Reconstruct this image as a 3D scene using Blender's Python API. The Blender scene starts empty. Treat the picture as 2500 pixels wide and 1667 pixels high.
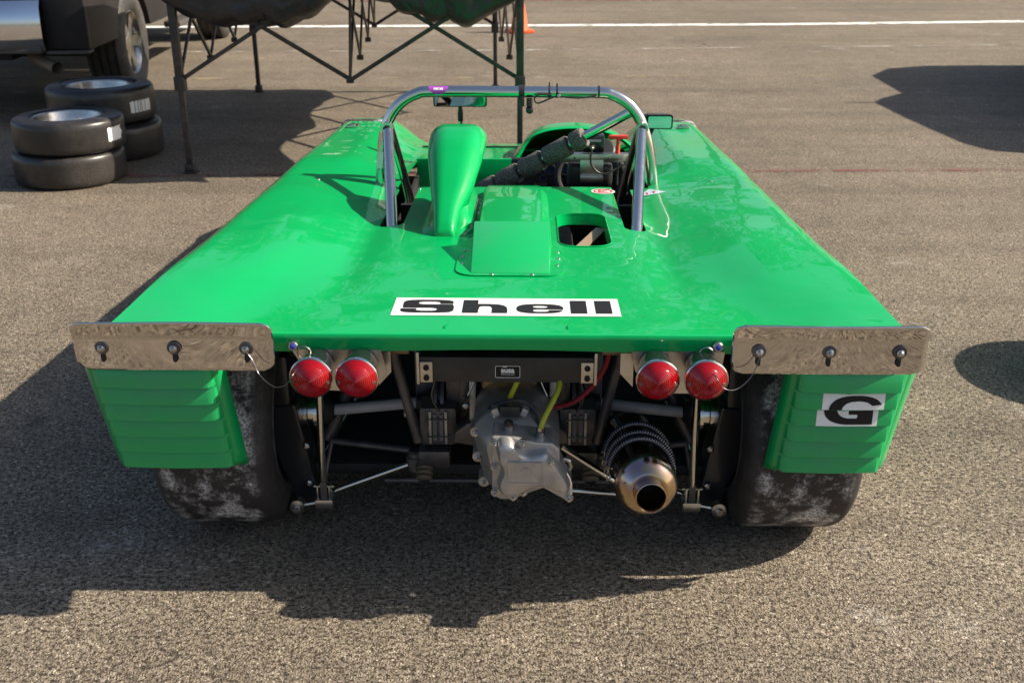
import bpy, bmesh, math, random
from mathutils import Vector, Matrix, noise
random.seed(7)
PI = math.pi
R = math.radians
SC = bpy.context.scene
COL = SC.collection

# ------------------------------------------------------------------ camera, sky, sun, exposure
cam_d = bpy.data.cameras.new('camera')
cam = bpy.data.objects.new('camera', cam_d)
COL.objects.link(cam)
cam.location = (0, 0, 1.40)
cam.rotation_euler = (R(90 - 22.6), 0, 0)
cam_d.sensor_width = 36
cam_d.lens = 37.44
cam_d.clip_start = 0.05
cam_d.clip_end = 2000
cam_d.dof.use_dof = True
cam_d.dof.focus_distance = 2.45
cam_d.dof.aperture_fstop = 7.1
SC.camera = cam
SC.render.resolution_x, SC.render.resolution_y = 1024, 682

SUN_EL, SUN_AZ = 37.0, 88.5          # elevation; azimuth clockwise from the car's heading (+Y)
w = bpy.data.worlds.new('World')
SC.world = w
w.use_nodes = True
nt = w.node_tree
sky = nt.nodes.new('ShaderNodeTexSky')
sky.sky_type = 'NISHITA'
sky.sun_disc = False
sky.sun_elevation = R(SUN_EL)
sky.sun_rotation = R(SUN_AZ)
sky.air_density = 1.0
sky.dust_density = 2.2
sky.ozone_density = 1.5
nt.links.new(sky.outputs[0], nt.nodes['Background'].inputs[0])
nt.nodes['Background'].inputs[1].default_value = 0.080

sd = bpy.data.lights.new('sun', 'SUN')
sd.energy = 5.0
sd.angle = R(0.53)
sd.color = (1.0, 0.90, 0.74)
sun = bpy.data.objects.new('sun', sd)
COL.objects.link(sun)
_d = Vector((-math.cos(R(SUN_EL)) * math.sin(R(SUN_AZ)), -math.cos(R(SUN_EL)) * math.cos(R(SUN_AZ)), -math.sin(R(SUN_EL))))
sun.rotation_euler = _d.to_track_quat('-Z', 'Y').to_euler()
sun.location = (6, 0, 8)
SC.view_settings.view_transform = 'Standard'
SC.view_settings.look = 'None'
SC.view_settings.exposure = 0.93
SC.view_settings.gamma = 1.0
SC.view_settings.use_curve_mapping = False

# ------------------------------------------------------------------ materials
def nodes_of(m):
    m.use_nodes = True
    return m.node_tree.nodes, m.node_tree.links, m.node_tree.nodes['Principled BSDF']

def mat(name, col, rough=0.5, metal=0.0, coat=0.0, col2=None, nscale=8.0, nlo=0.4, nhi=0.65, detail=6.0,
        bump=0.0, bscale=60.0, bdist=0.002, rough2=None, spec=0.5, coat_r=0.03):
    m = bpy.data.materials.new(name)
    N, L, P = nodes_of(m)
    P.inputs['Base Color'].default_value = (*col, 1)
    P.inputs['Roughness'].default_value = rough
    P.inputs['Metallic'].default_value = metal
    P.inputs['Coat Weight'].default_value = coat
    P.inputs['Coat Roughness'].default_value = coat_r
    P.inputs['Specular IOR Level'].default_value = spec
    tc = N.new('ShaderNodeTexCoord')
    if col2 is not None or rough2 is not None:
        n = N.new('ShaderNodeTexNoise')
        n.inputs['Scale'].default_value = nscale
        n.inputs['Detail'].default_value = detail
        n.inputs['Roughness'].default_value = 0.6
        L.new(tc.outputs['Object'], n.inputs['Vector'])
        r = N.new('ShaderNodeMapRange')
        r.inputs[1].default_value = nlo
        r.inputs[2].default_value = nhi
        L.new(n.outputs['Fac'], r.inputs[0])
        if col2 is not None:
            mx = N.new('ShaderNodeMix')
            mx.data_type = 'RGBA'
            mx.inputs[6].default_value = (*col, 1)
            mx.inputs[7].default_value = (*col2, 1)
            L.new(r.outputs[0], mx.inputs[0])
            L.new(mx.outputs[2], P.inputs['Base Color'])
        if rough2 is not None:
            r2 = N.new('ShaderNodeMapRange')
            r2.inputs[3].default_value = rough
            r2.inputs[4].default_value = rough2
            L.new(r.outputs[0], r2.inputs[0])
            L.new(r2.outputs[0], P.inputs['Roughness'])
    if bump:
        b = N.new('ShaderNodeBump')
        b.inputs['Strength'].default_value = bump
        b.inputs['Distance'].default_value = bdist
        n2 = N.new('ShaderNodeTexNoise')
        n2.inputs['Scale'].default_value = bscale
        n2.inputs['Detail'].default_value = 3
        L.new(tc.outputs['Object'], n2.inputs['Vector'])
        L.new(n2.outputs['Fac'], b.inputs['Height'])
        L.new(b.outputs['Normal'], P.inputs['Normal'])
        if coat:
            L.new(b.outputs['Normal'], P.inputs['Coat Normal'])
    return m

GREEN = (0.0004, 0.330, 0.082)
M = {}
M['paint'] = mat('green_paint', GREEN, 0.30, coat=0.62, col2=(0.0008, 0.305, 0.078), nscale=1.3, bump=0.5, bscale=2.2, bdist=0.028, spec=0.05, coat_r=0.008)
M['paint_worn'] = mat('green_paint_dusty', GREEN, 0.35, coat=0.3, col2=(0.03, 0.28, 0.11), nscale=5, nlo=.45, nhi=.8, bump=0.15, bscale=25, bdist=0.002)
M['mirror'] = mat('polished_aluminium', (0.60, 0.565, 0.53), 0.02, 1.0, bump=0.22, bscale=7, bdist=0.0016, rough2=0.06, nscale=14)
M['chrome'] = mat('nickel_tube', (0.66, 0.63, 0.58), 0.12, 1.0, rough2=0.22, nscale=30)
M['alu'] = mat('cast_aluminium', (0.50, 0.48, 0.465), 0.40, 0.75, col2=(0.36, 0.34, 0.325), nscale=22, bump=0.3, bscale=300, bdist=0.0006, rough2=0.55)
M['alu_bright'] = mat('bare_aluminium', (0.62, 0.59, 0.54), 0.28, 1.0, col2=(0.5, 0.47, 0.42), nscale=40)
M['steel'] = mat('bolt_steel', (0.55, 0.53, 0.50), 0.28, 1.0, col2=(0.35, 0.33, 0.3), nscale=90)
M['black'] = mat('satin_black', (0.018, 0.017, 0.018), 0.4, col2=(0.035, 0.033, 0.033), nscale=12)
M['black_m'] = mat('matt_black', (0.014, 0.013, 0.014), 0.75)
M['black_gloss'] = mat('gloss_black_plastic', (0.012, 0.012, 0.014), 0.16, coat=0.5)
M['dark_metal'] = mat('dark_oily_metal', (0.085, 0.076, 0.076), 0.42, 0.55, col2=(0.16, 0.145, 0.145), nscale=14, bump=0.2, bscale=120, bdist=0.001)
M['upright'] = mat('black_crackle_steel', (0.03, 0.03, 0.034), 0.3, 0.2, coat=0.3, bump=0.3, bscale=80, bdist=0.001)
M['grey'] = mat('grey_painted_tube', (0.42, 0.40, 0.41), 0.5, col2=(0.34, 0.32, 0.33), nscale=20)
M['greyframe'] = mat('grey_frame', (0.20, 0.19, 0.20), 0.5, col2=(0.14, 0.13, 0.14), nscale=10)
M['white'] = mat('white_vinyl', (0.80, 0.79, 0.77), 0.3, coat=0.3)
M['blackvinyl'] = mat('black_vinyl', (0.013, 0.010, 0.010), 0.45, spec=0.25)
M['red'] = mat('red_plastic', (0.62, 0.035, 0.022), 0.4)
M['redvinyl'] = mat('red_vinyl', (0.60, 0.03, 0.03), 0.35)
M['purple'] = mat('purple_vinyl', (0.35, 0.06, 0.42), 0.35)
M['paleblue'] = mat('pale_blue_vinyl', (0.52, 0.64, 0.72), 0.35)
M['blue'] = mat('blue_button', (0.02, 0.05, 0.40), 0.3)
M['tan'] = mat('aged_plastic_bottle', (0.50, 0.30, 0.12), 0.45, col2=(0.40, 0.22, 0.08), nscale=9)
M['yellow'] = mat('yellow_green_hose', (0.32, 0.33, 0.012), 0.35)
M['redhose'] = mat('red_hose', (0.32, 0.02, 0.03), 0.4)
M['foam'] = mat('black_foam', (0.055, 0.046, 0.043), 0.85, col2=(0.26, 0.24, 0.22), nscale=420, nlo=.5, nhi=.62, detail=2, bump=0.7, bscale=420, bdist=0.002)
M['glassy'] = mat('mirror_glass', (0.85, 0.86, 0.86), 0.02, 1.0)
M['canvas'] = mat('black_canopy_fabric', (0.020, 0.018, 0.022), 0.38, col2=(0.034, 0.030, 0.034), nscale=5, bump=0.7, bscale=7, bdist=0.06)
M['frame'] = mat('canopy_frame_black', (0.030, 0.025, 0.025), 0.45, 0.2, col2=(0.06, 0.05, 0.045), nscale=20)
M['truck'] = mat('charcoal_truck_paint', (0.014, 0.013, 0.014), 0.5, 0.0, coat=0.0, col2=(0.026, 0.022, 0.020), nscale=6, nlo=.4, nhi=.8, spec=0.3)
M['trim'] = mat('grey_plastic_trim', (0.06, 0.054, 0.050), 0.6)
M['bumper'] = mat('chrome_bumper', (0.72, 0.72, 0.74), 0.08, 1.0, rough2=0.2, nscale=7)
M['orange'] = mat('orange_cone', (0.80, 0.10, 0.015), 0.5)
M['glass'] = mat('dark_window_glass', (0.02, 0.025, 0.03), 0.05, coat=1.0)
M['suv'] = mat('silver_car_paint', (0.35, 0.35, 0.36), 0.3, 0.4, coat=0.8)
M['rimyellow'] = mat('rim_cup_gold', (0.5, 0.27, 0.05), 0.35, 0.7)

def lens_mat():
    m = bpy.data.materials.new('red_lens')
    N, L, P = nodes_of(m)
    P.inputs['Base Color'].default_value = (0.50, 0.004, 0.009, 1)
    P.inputs['Roughness'].default_value = 0.06
    P.inputs['Transmission Weight'].default_value = 0.35
    P.inputs['IOR'].default_value = 1.45
    P.inputs['Coat Weight'].default_value = 0.6
    return m
M['lens'] = lens_mat()
M['spring'] = mat('blued_spring_steel', (0.16, 0.15, 0.17), 0.28, 0.9)

def tyre_mat(name, base, dust, amt_lo, amt_hi, scale, rough=0.55, tread=None):
    m = bpy.data.materials.new(name)
    N, L, P = nodes_of(m)
    tc = N.new('ShaderNodeTexCoord')
    n = N.new('ShaderNodeTexNoise'); n.inputs['Scale'].default_value = scale; n.inputs['Detail'].default_value = 9
    n.inputs['Roughness'].default_value = 0.76
    n2 = N.new('ShaderNodeTexNoise'); n2.inputs['Scale'].default_value = scale * .25; n2.inputs['Detail'].default_value = 3
    L.new(tc.outputs['Object'], n.inputs['Vector']); L.new(tc.outputs['Object'], n2.inputs['Vector'])
    ad = N.new('ShaderNodeMath'); ad.operation = 'ADD'
    sc = N.new('ShaderNodeMath'); sc.operation = 'MULTIPLY'; sc.inputs[1].default_value = 0.6
    L.new(n2.outputs['Fac'], sc.inputs[0]); L.new(n.outputs['Fac'], ad.inputs[0]); L.new(sc.outputs[0], ad.inputs[1])
    r = N.new('ShaderNodeMapRange'); r.inputs[1].default_value = amt_lo; r.inputs[2].default_value = amt_hi
    L.new(ad.outputs[0], r.inputs[0])
    mx = N.new('ShaderNodeMix'); mx.data_type = 'RGBA'
    mx.inputs[6].default_value = (*base, 1); mx.inputs[7].default_value = (*dust, 1)
    n3 = N.new('ShaderNodeTexNoise'); n3.inputs['Scale'].default_value = 170; n3.inputs['Detail'].default_value = 3
    L.new(tc.outputs['Object'], n3.inputs['Vector'])
    r3 = N.new('ShaderNodeMapRange'); r3.inputs[1].default_value = .40; r3.inputs[2].default_value = .60; r3.inputs[3].default_value = .25
    L.new(n3.outputs['Fac'], r3.inputs[0])
    sp = N.new('ShaderNodeMath'); sp.operation = 'MULTIPLY'
    L.new(r.outputs[0], sp.inputs[0]); L.new(r3.outputs[0], sp.inputs[1])
    if tread:
        sx_ = N.new('ShaderNodeSeparateXYZ'); L.new(tc.outputs['Object'], sx_.inputs[0])
        ab = N.new('ShaderNodeMath'); ab.operation = 'ABSOLUTE'; L.new(sx_.outputs[0], ab.inputs[0])
        rt = N.new('ShaderNodeMapRange'); rt.inputs[1].default_value = tread; rt.inputs[2].default_value = tread + .018
        rt.inputs[3].default_value = 1.; rt.inputs[4].default_value = .06
        L.new(ab.outputs[0], rt.inputs[0])
        s2 = N.new('ShaderNodeMath'); s2.operation = 'MULTIPLY'
        L.new(sp.outputs[0], s2.inputs[0]); L.new(rt.outputs[0], s2.inputs[1]); sp = s2
    L.new(sp.outputs[0], mx.inputs[0]); L.new(mx.outputs[2], P.inputs['Base Color'])
    P.inputs['Roughness'].default_value = rough
    b = N.new('ShaderNodeBump'); b.inputs['Strength'].default_value = 0.35; b.inputs['Distance'].default_value = 0.002
    L.new(n.outputs['Fac'], b.inputs['Height']); L.new(b.outputs['Normal'], P.inputs['Normal'])
    return m
M['slick_dusty'] = tyre_mat('used_slick_rubber', (0.022, 0.019, 0.019), (0.62, 0.60, 0.60), 0.74, 0.94, 20, 0.7, .092)
M['slick'] = tyre_mat('slick_rubber', (0.018, 0.016, 0.016), (0.060, 0.052, 0.045), 0.75, 1.0, 5, 0.34)
M['rubber'] = tyre_mat('road_tyre_rubber', (0.025, 0.023, 0.022), (0.11, 0.10, 0.085), 0.7, 1.0, 6, 0.65)

def exhaust_mat():
    m = bpy.data.materials.new('heat_tinted_steel')
    N, L, P = nodes_of(m)
    tc = N.new('ShaderNodeTexCoord')
    n = N.new('ShaderNodeTexNoise'); n.inputs['Scale'].default_value = 16; n.inputs['Detail'].default_value = 3
    L.new(tc.outputs['Object'], n.inputs['Vector'])
    cr = N.new('ShaderNodeValToRGB')
    e = cr.color_ramp.elements
    e[0].position = .30; e[0].color = (0.50, 0.44, 0.36, 1)
    e[1].position = .75; e[1].color = (0.52, 0.47, 0.41, 1)
    q = cr.color_ramp.elements.new(.48); q.color = (0.48, 0.33, 0.17, 1)
    q = cr.color_ramp.elements.new(.58); q.color = (0.36, 0.28, 0.30, 1)
    L.new(n.outputs['Fac'], cr.inputs[0]); L.new(cr.outputs[0], P.inputs['Base Color'])
    P.inputs['Metallic'].default_value = 1.0
    P.inputs['Roughness'].default_value = 0.17
    return m
M['exhaust'] = exhaust_mat()
M['can'] = mat('black_steel_canister', (0.045, 0.038, 0.034), 0.16, 0.85, col2=(0.09, 0.065, 0.05), nscale=9)

def grille_mat():
    m = bpy.data.materials.new('wire_mesh')
    N, L, P = nodes_of(m)
    tc = N.new('ShaderNodeTexCoord')
    v = N.new('ShaderNodeTexVoronoi'); v.inputs['Scale'].default_value = 210
    L.new(tc.outputs['Object'], v.inputs['Vector'])
    r = N.new('ShaderNodeMapRange'); r.inputs[1].default_value = .25; r.inputs[2].default_value = .5
    L.new(v.outputs['Distance'], r.inputs[0])
    mx = N.new('ShaderNodeMix'); mx.data_type = 'RGBA'
    mx.inputs[6].default_value = (.01, .01, .01, 1); mx.inputs[7].default_value = (.14, .13, .13, 1)
    L.new(r.outputs[0], mx.inputs[0]); L.new(mx.outputs[2], P.inputs['Base Color'])
    P.inputs['Roughness'].default_value = .5
    return m
M['grille'] = grille_mat()

def asphalt():
    m = bpy.data.materials.new('worn_asphalt')
    N, L, P = nodes_of(m)
    tc = N.new('ShaderNodeTexCoord')
    def nz(scale, detail=4, rough=.55):
        n = N.new('ShaderNodeTexNoise'); n.inputs['Scale'].default_value = scale
        n.inputs['Detail'].default_value = detail; n.inputs['Roughness'].default_value = rough
        L.new(tc.outputs['Object'], n.inputs['Vector']); return n
    def rng(src, a, b, c=0., d=1.):
        r = N.new('ShaderNodeMapRange'); r.inputs[1].default_value = a; r.inputs[2].default_value = b
        r.inputs[3].default_value = c; r.inputs[4].default_value = d
        L.new(src, r.inputs[0]); return r.outputs[0]
    def math_(op, a, b):
        q = N.new('ShaderNodeMath'); q.operation = op
        for i, s in enumerate((a, b)):
            if isinstance(s, (int, float)): q.inputs[i].default_value = s
            else: L.new(s, q.inputs[i])
        return q.outputs[0]
    def mix(f, a, b, blend='MIX'):
        x = N.new('ShaderNodeMix'); x.data_type = 'RGBA'; x.blend_type = blend
        if isinstance(f, (int, float)): x.inputs[0].default_value = f
        else: L.new(f, x.inputs[0])
        for i, s in ((6, a), (7, b)):
            if isinstance(s, tuple): x.inputs[i].default_value = (*s, 1)
            else: L.new(s, x.inputs[i])
        return x.outputs[2]
    # distort the stone cells a little so that they are not a clean mosaic
    wob = nz(90, 2)
    add = N.new('ShaderNodeVectorMath'); add.operation = 'MULTIPLY_ADD'
    add.inputs[1].default_value = (.006, .006, .006)
    L.new(wob.outputs['Color'], add.inputs[0]); L.new(tc.outputs['Object'], add.inputs[2])
    v = N.new('ShaderNodeTexVoronoi'); v.inputs['Scale'].default_value = 165; v.inputs['Randomness'].default_value = 1
    L.new(add.outputs[0], v.inputs['Vector'])
    v2 = N.new('ShaderNodeTexVoronoi'); v2.inputs['Scale'].default_value = 420
    L.new(add.outputs[0], v2.inputs['Vector'])
    sep = N.new('ShaderNodeSeparateColor'); L.new(v.outputs['Color'], sep.inputs[0])
    stone = N.new('ShaderNodeValToRGB')
    e = stone.color_ramp.elements
    e[0].position = 0.0; e[0].color = (.090, .073, .055, 1)
    e[1].position = 1.0; e[1].color = (.46, .40, .32, 1)
    q = e.new(.35); q.color = (.192, .155, .113, 1)
    q = e.new(.80); q.color = (.260, .212, .157, 1)
    q = e.new(.95); q.color = (.30, .25, .19, 1)
    L.new(sep.outputs[0], stone.inputs[0])
    sep2 = N.new('ShaderNodeSeparateColor'); L.new(v2.outputs['Color'], sep2.inputs[0])
    fine = rng(sep2.outputs[1], 0, 1, .72, 1.22)
    col = mix(1.0, stone.outputs[0], fine, 'MULTIPLY')
    pit = rng(nz(105, 5, .62).outputs['Fac'], .37, .47)
    col = mix(pit, (.040, .032, .026), col)
    big = rng(nz(.55, 6, .65).outputs['Fac'], .3, .7, .78, 1.20)
    mid = rng(nz(6, 5, .6).outputs['Fac'], .3, .7, .86, 1.10)
    tone = math_('MULTIPLY', big, mid)
    col = mix(1.0, col, tone, 'MULTIPLY')
    # pale scuffs and chalky stains
    st = math_('MULTIPLY', rng(nz(1.7, 8, .7).outputs['Fac'], .60, .73), rng(nz(40, 3).outputs['Fac'], .4, .65, .1, .75))
    col = mix(st, col, (.50, .47, .43))
    # dark faint tyre rub streaks along x
    mp = N.new('ShaderNodeMapping'); mp.inputs['Scale'].default_value = (.12, 2.4, 1)
    L.new(tc.outputs['Object'], mp.inputs['Vector'])
    ns = N.new('ShaderNodeTexNoise'); ns.inputs['Scale'].default_value = 1.2; ns.inputs['Detail'].default_value = 5
    L.new(mp.outputs[0], ns.inputs['Vector'])
    streak = rng(ns.outputs['Fac'], .48, .70, 1., .80)
    col = mix(1.0, col, streak, 'MULTIPLY')
    # hairline cracks, broken up, and a few oil spots
    wv = nz(1.1, 4, .6)
    dv_ = N.new('ShaderNodeVectorMath'); dv_.operation = 'MULTIPLY_ADD'; dv_.inputs[1].default_value = (.9, .9, .9)
    L.new(wv.outputs['Color'], dv_.inputs[0]); L.new(tc.outputs['Object'], dv_.inputs[2])
    vc = N.new('ShaderNodeTexVoronoi'); vc.feature = 'DISTANCE_TO_EDGE'; vc.inputs['Scale'].default_value = .62
    L.new(dv_.outputs[0], vc.inputs['Vector'])
    crack = math_('MULTIPLY', rng(vc.outputs['Distance'], .0, .0035, .8, 0.), rng(nz(2.3, 3).outputs['Fac'], .50, .60))
    col = mix(crack, col, (.03, .025, .022))
    oil = math_('MULTIPLY', rng(nz(3.1, 3, .5).outputs['Fac'], .68, .75, 0., .5), rng(nz(.9, 2).outputs['Fac'], .45, .55))
    col = mix(oil, col, (.06, .048, .038))
    L.new(col, P.inputs['Base Color'])
    P.inputs['Roughness'].default_value = .82
    P.inputs['Specular IOR Level'].default_value = .35
    h = math_('ADD', math_('MULTIPLY', rng(v.outputs['Distance'], 0, .55, 1, 0), .6), math_('MULTIPLY', pit, .9))
    h = math_('ADD', h, math_('MULTIPLY', sep.outputs[2], .45))
    b = N.new('ShaderNodeBump'); b.inputs['Strength'].default_value = .9; b.inputs['Distance'].default_value = .0055
    L.new(h, b.inputs['Height']); L.new(b.outputs['Normal'], P.inputs['Normal'])
    return m
M['asphalt'] = asphalt()

def marking_mat(name, col, lo, hi, scale):
    m = bpy.data.materials.new(name)
    N, L, P = nodes_of(m)
    out = N['Material Output']
    P.inputs['Base Color'].default_value = (*col, 1); P.inputs['Roughness'].default_value = .7
    tr = N.new('ShaderNodeBsdfTransparent'); mx = N.new('ShaderNodeMixShader')
    tc = N.new('ShaderNodeTexCoord')
    n = N.new('ShaderNodeTexNoise'); n.inputs['Scale'].default_value = scale; n.inputs['Detail'].default_value = 10
    n.inputs['Roughness'].default_value = .72
    L.new(tc.outputs['Object'], n.inputs['Vector'])
    r = N.new('ShaderNodeMapRange'); r.inputs[1].default_value = lo; r.inputs[2].default_value = hi
    L.new(n.outputs['Fac'], r.inputs[0]); L.new(r.outputs[0], mx.inputs[0])
    L.new(tr.outputs[0], mx.inputs[1]); L.new(P.outputs[0], mx.inputs[2]); L.new(mx.outputs[0], out.inputs[0])
    return m
M['line_white'] = marking_mat('white_line_paint', (.76, .76, .72), .34, .50, 6)
M['line_faded'] = marking_mat('faded_white_paint', (.50, .47, .42), .46, .75, 4.0)
M['line_red'] = marking_mat('faded_red_paint', (.20, .06, .055), .42, .66, 5)
M['line_yellow'] = marking_mat('faded_yellow_paint', (.46, .37, .21), .53, .78, 3)

# ------------------------------------------------------------------ mesh helpers
class B:
    def __init__(s): s.bm = bmesh.new()
    def quadstrip(s, A, Bv, closed=True):
        n = len(A)
        for i in range(n if closed else n - 1):
            j = (i + 1) % n
            try: s.bm.faces.new((A[i], A[j], Bv[j], Bv[i]))
            except ValueError: pass
    def loft(s, secs, closed=True, cap0=False, cap1=False):
        rows = [[s.bm.verts.new(p) for p in sec] for sec in secs]
        for a, b in zip(rows[:-1], rows[1:]): s.quadstrip(a, b, closed)
        if cap0: s.bm.faces.new(list(reversed(rows[0])))
        if cap1: s.bm.faces.new(rows[-1])
        return s
    def box(s, c, d, rot=None, bev=0.0):
        r = bmesh.ops.create_cube(s.bm, size=1.0)
        vs = r['verts']
        mt = Matrix.Translation(c) @ (rot.to_4x4() if rot else Matrix.Identity(4)) @ Matrix.Diagonal((*d, 1))
        bmesh.ops.transform(s.bm, matrix=mt, verts=vs)
        if bev:
            es = {e for v in vs for e in v.link_edges}
            bmesh.ops.bevel(s.bm, geom=list(es), offset=bev, segments=2, affect='EDGES', profile=.6)
        return s
    def frames(s, pts, closed=False):
        P = [Vector(p) for p in pts]; n = len(P); T = []
        for i in range(n):
            if closed: t = P[(i + 1) % n] - P[i - 1]
            else: t = P[min(i + 1, n - 1)] - P[max(i - 1, 0)]
            T.append(t.normalized())
        u = T[0].orthogonal().normalized(); out = []
        for i in range(n):
            u = (u - T[i] * u.dot(T[i])).normalized()
            out.append((P[i], u, T[i].cross(u)))
        return out
    def tube(s, pts, r, seg=12, closed=False, caps=True):
        secs = []
        for i, (p, u, v) in enumerate(s.frames(pts, closed)):
            rr = r[i] if isinstance(r, (list, tuple)) else r
            secs.append([p + (u * math.cos(2 * PI * k / seg) + v * math.sin(2 * PI * k / seg)) * rr for k in range(seg)])
        if closed: secs.append(secs[0])
        s.loft(secs, True, caps and not closed, caps and not closed)
        return s
    def lathe(s, prof, origin=(0, 0, 0), axis='Y', seg=48, cap0=False, cap1=False):
        o = Vector(origin); secs = []
        if isinstance(axis, str): ax = {'X': Vector((1, 0, 0)), 'Y': Vector((0, 1, 0)), 'Z': Vector((0, 0, 1))}[axis]
        else: ax = Vector(axis).normalized()
        u = ax.orthogonal().normalized(); v = ax.cross(u)
        for r, h in prof:
            secs.append([o + ax * h + (u * math.cos(2 * PI * k / seg) + v * math.sin(2 * PI * k / seg)) * r for k in range(seg)])
        return s.loft(secs, True, cap0, cap1)
    def prism(s, poly, y0, y1, plane='XZ'):
        def pt(a, b, h): return (a, h, b) if plane == 'XZ' else ((a, b, h) if plane == 'XY' else (h, a, b))
        A = [s.bm.verts.new(pt(a, b, y0)) for a, b in poly]; Bv = [s.bm.verts.new(pt(a, b, y1)) for a, b in poly]
        s.quadstrip(A, Bv)
        s.bm.faces.new(A); s.bm.faces.new(list(reversed(Bv)))
        return s
    def grid(s, nu, nv, fn, skip=None):
        V = [[s.bm.verts.new(fn(i, j)) for j in range(nv)] for i in range(nu)]
        for i in range(nu - 1):
            for j in range(nv - 1):
                if skip and skip(i, j): continue
                s.bm.faces.new((V[i][j], V[i + 1][j], V[i + 1][j + 1], V[i][j + 1]))
        return V
    def obj(s, name, m, parent=None, smooth=35, weld=0.0, bev=0.0, flip=True):
        if weld: bmesh.ops.remove_doubles(s.bm, verts=s.bm.verts, dist=weld)
        if flip: bmesh.ops.recalc_face_normals(s.bm, faces=s.bm.faces)
        if bev:
            es = [e for e in s.bm.edges if len(e.link_faces) == 2 and e.calc_face_angle(0) > R(30)]
            bmesh.ops.bevel(s.bm, geom=es, offset=bev, segments=2, affect='EDGES', profile=.6, clamp_overlap=True)
        me = bpy.data.meshes.new(name)
        s.bm.to_mesh(me); s.bm.free()
        return link(name, me, m, parent, smooth)

def link(name, me, m, parent=None, smooth=35):
    if smooth:
        for p in me.polygons: p.use_smooth = True
        me.set_sharp_from_angle(angle=R(smooth))
    o = bpy.data.objects.new(name, me)
    if m is not None:
        me.materials.clear(); me.materials.append(m)
    COL.objects.link(o)
    o.parent = parent
    return o

def empty(name, loc, rz=0.0, label=None, cat=None, group=None):
    o = bpy.data.objects.new(name, None)
    COL.objects.link(o); o.location = loc; o.rotation_euler = (0, 0, rz); o.empty_display_size = .2
    if label: tag(o, label, cat, group)
    return o
def tag(o, label, cat, group=None):
    o['label'] = label; o['category'] = cat
    if group: o['group'] = group
    return o
def structure(o):
    o['kind'] = 'structure'; return o

def bake(o, mods):
    """apply a list of (type, settings) modifiers and return the object with its finished mesh"""
    for t, kw in mods:
        md = o.modifiers.new(t, t)
        for k, v in kw.items(): setattr(md, k, v)
    dg = bpy.context.evaluated_depsgraph_get(); dg.update()
    me = bpy.data.meshes.new_from_object(o.evaluated_get(dg))
    o.modifiers.clear()
    old = o.data; o.data = me
    return o

def cutter(bm):
    me = bpy.data.meshes.new('cut'); bmesh.ops.recalc_face_normals(bm.bm, faces=bm.bm.faces)
    bm.bm.to_mesh(me); bm.bm.free()
    o = bpy.data.objects.new('cut', me); COL.objects.link(o); return o

def sstep(a, b, x):
    t = max(0., min(1., (x - a) / (b - a))); return t * t * (3 - 2 * t)
def lerp(a, b, t): return a + (b - a) * t
def interp(tab, x):
    if x <= tab[0][0]: return tab[0][1]
    for (x0, y0), (x1, y1) in zip(tab[:-1], tab[1:]):
        if x <= x1:
            t = (x - x0) / (x1 - x0); return lerp(y0, y1, t)
    return tab[-1][1]
def catmull(pts, n=8, closed=False):
    P = [Vector(p) for p in pts]; out = []; N_ = len(P)
    for i in range(N_ if closed else N_ - 1):
        if closed: p0, p1, p2, p3 = P[i - 1], P[i], P[(i + 1) % N_], P[(i + 2) % N_]
        else: p0, p1, p2, p3 = P[max(i - 1, 0)], P[i], P[i + 1], P[min(i + 2, N_ - 1)]
        for k in range(n):
            t = k / n
            out.append(.5 * ((2 * p1) + (-p0 + p2) * t + (2 * p0 - 5 * p1 + 4 * p2 - p3) * t * t + (-p0 + 3 * p1 - 3 * p2 + p3) * t ** 3))
    if not closed: out.append(P[-1])
    return out
def rrect(cx, cy, wx, wy, r, n=6):
    out = []
    for sx, sy, a0 in ((1, 1, 0), (-1, 1, 90), (-1, -1, 180), (1, -1, 270)):
        for k in range(n + 1):
            a = R(a0 + 90 * k / n)
            out.append((cx + sx * (wx / 2 - r) + r * math.cos(a), cy + sy * (wy / 2 - r) + r * math.sin(a)))
    return out

# ------------------------------------------------------------------ setting: ground and painted lines
g = B(); g.grid(2, 2, lambda i, j: (-300 + 600 * i, -300 + 600 * j, 0))
ground = structure(g.obj('ground', M['asphalt'], smooth=0))

def strip(name, pts, wid, m, z):
    g = B(); n = len(pts)
    def fn(i, j):
        p = Vector(pts[i]); a = Vector(pts[max(i - 1, 0)]); b = Vector(pts[min(i + 1, n - 1)])
        t = (b - a).normalized(); nn = Vector((-t.y, t.x)); q = p + nn * wid * (j - .5)
        return (q.x, q.y, z)
    g.grid(n, 2, fn)
    return structure(g.obj(name, m, smooth=0))
strip('white_line_marking', [(-30, 12.0), (-2.34, 12.99), (3.25, 13.22), (6.3, 13.55), (30, 16.0)], .20, M['line_white'], .004)
strip('faded_line_marking', [(-20, 10.2), (-.76, 10.83), (5.3, 11.3), (20, 12.6)], .10, M['line_faded'], .004)
strip('faded_yellow_marking', [(-12, 8.9), (-.65, 9.12), (12, 9.7)], .09, M['line_yellow'], .004)
strip('red_line_marking', [(-12, 5.55), (-2.1, 5.70), (1.63, 5.82), (2.9, 5.84), (12, 6.0)], .055, M['line_red'], .004)
strip('far_red_line_marking', [(-30, 15.6), (0, 16.4), (30, 18)], .25, M['line_red'], .004)

# ------------------------------------------------------------------ the racing car (local: x right, y forward from the tail, z up)
car = empty('racing_car', (-.014, 1.965, 0), R(-.9),
            'low open bright green sports racing car with exposed gearbox and polished tail plates', 'racing car')

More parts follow.
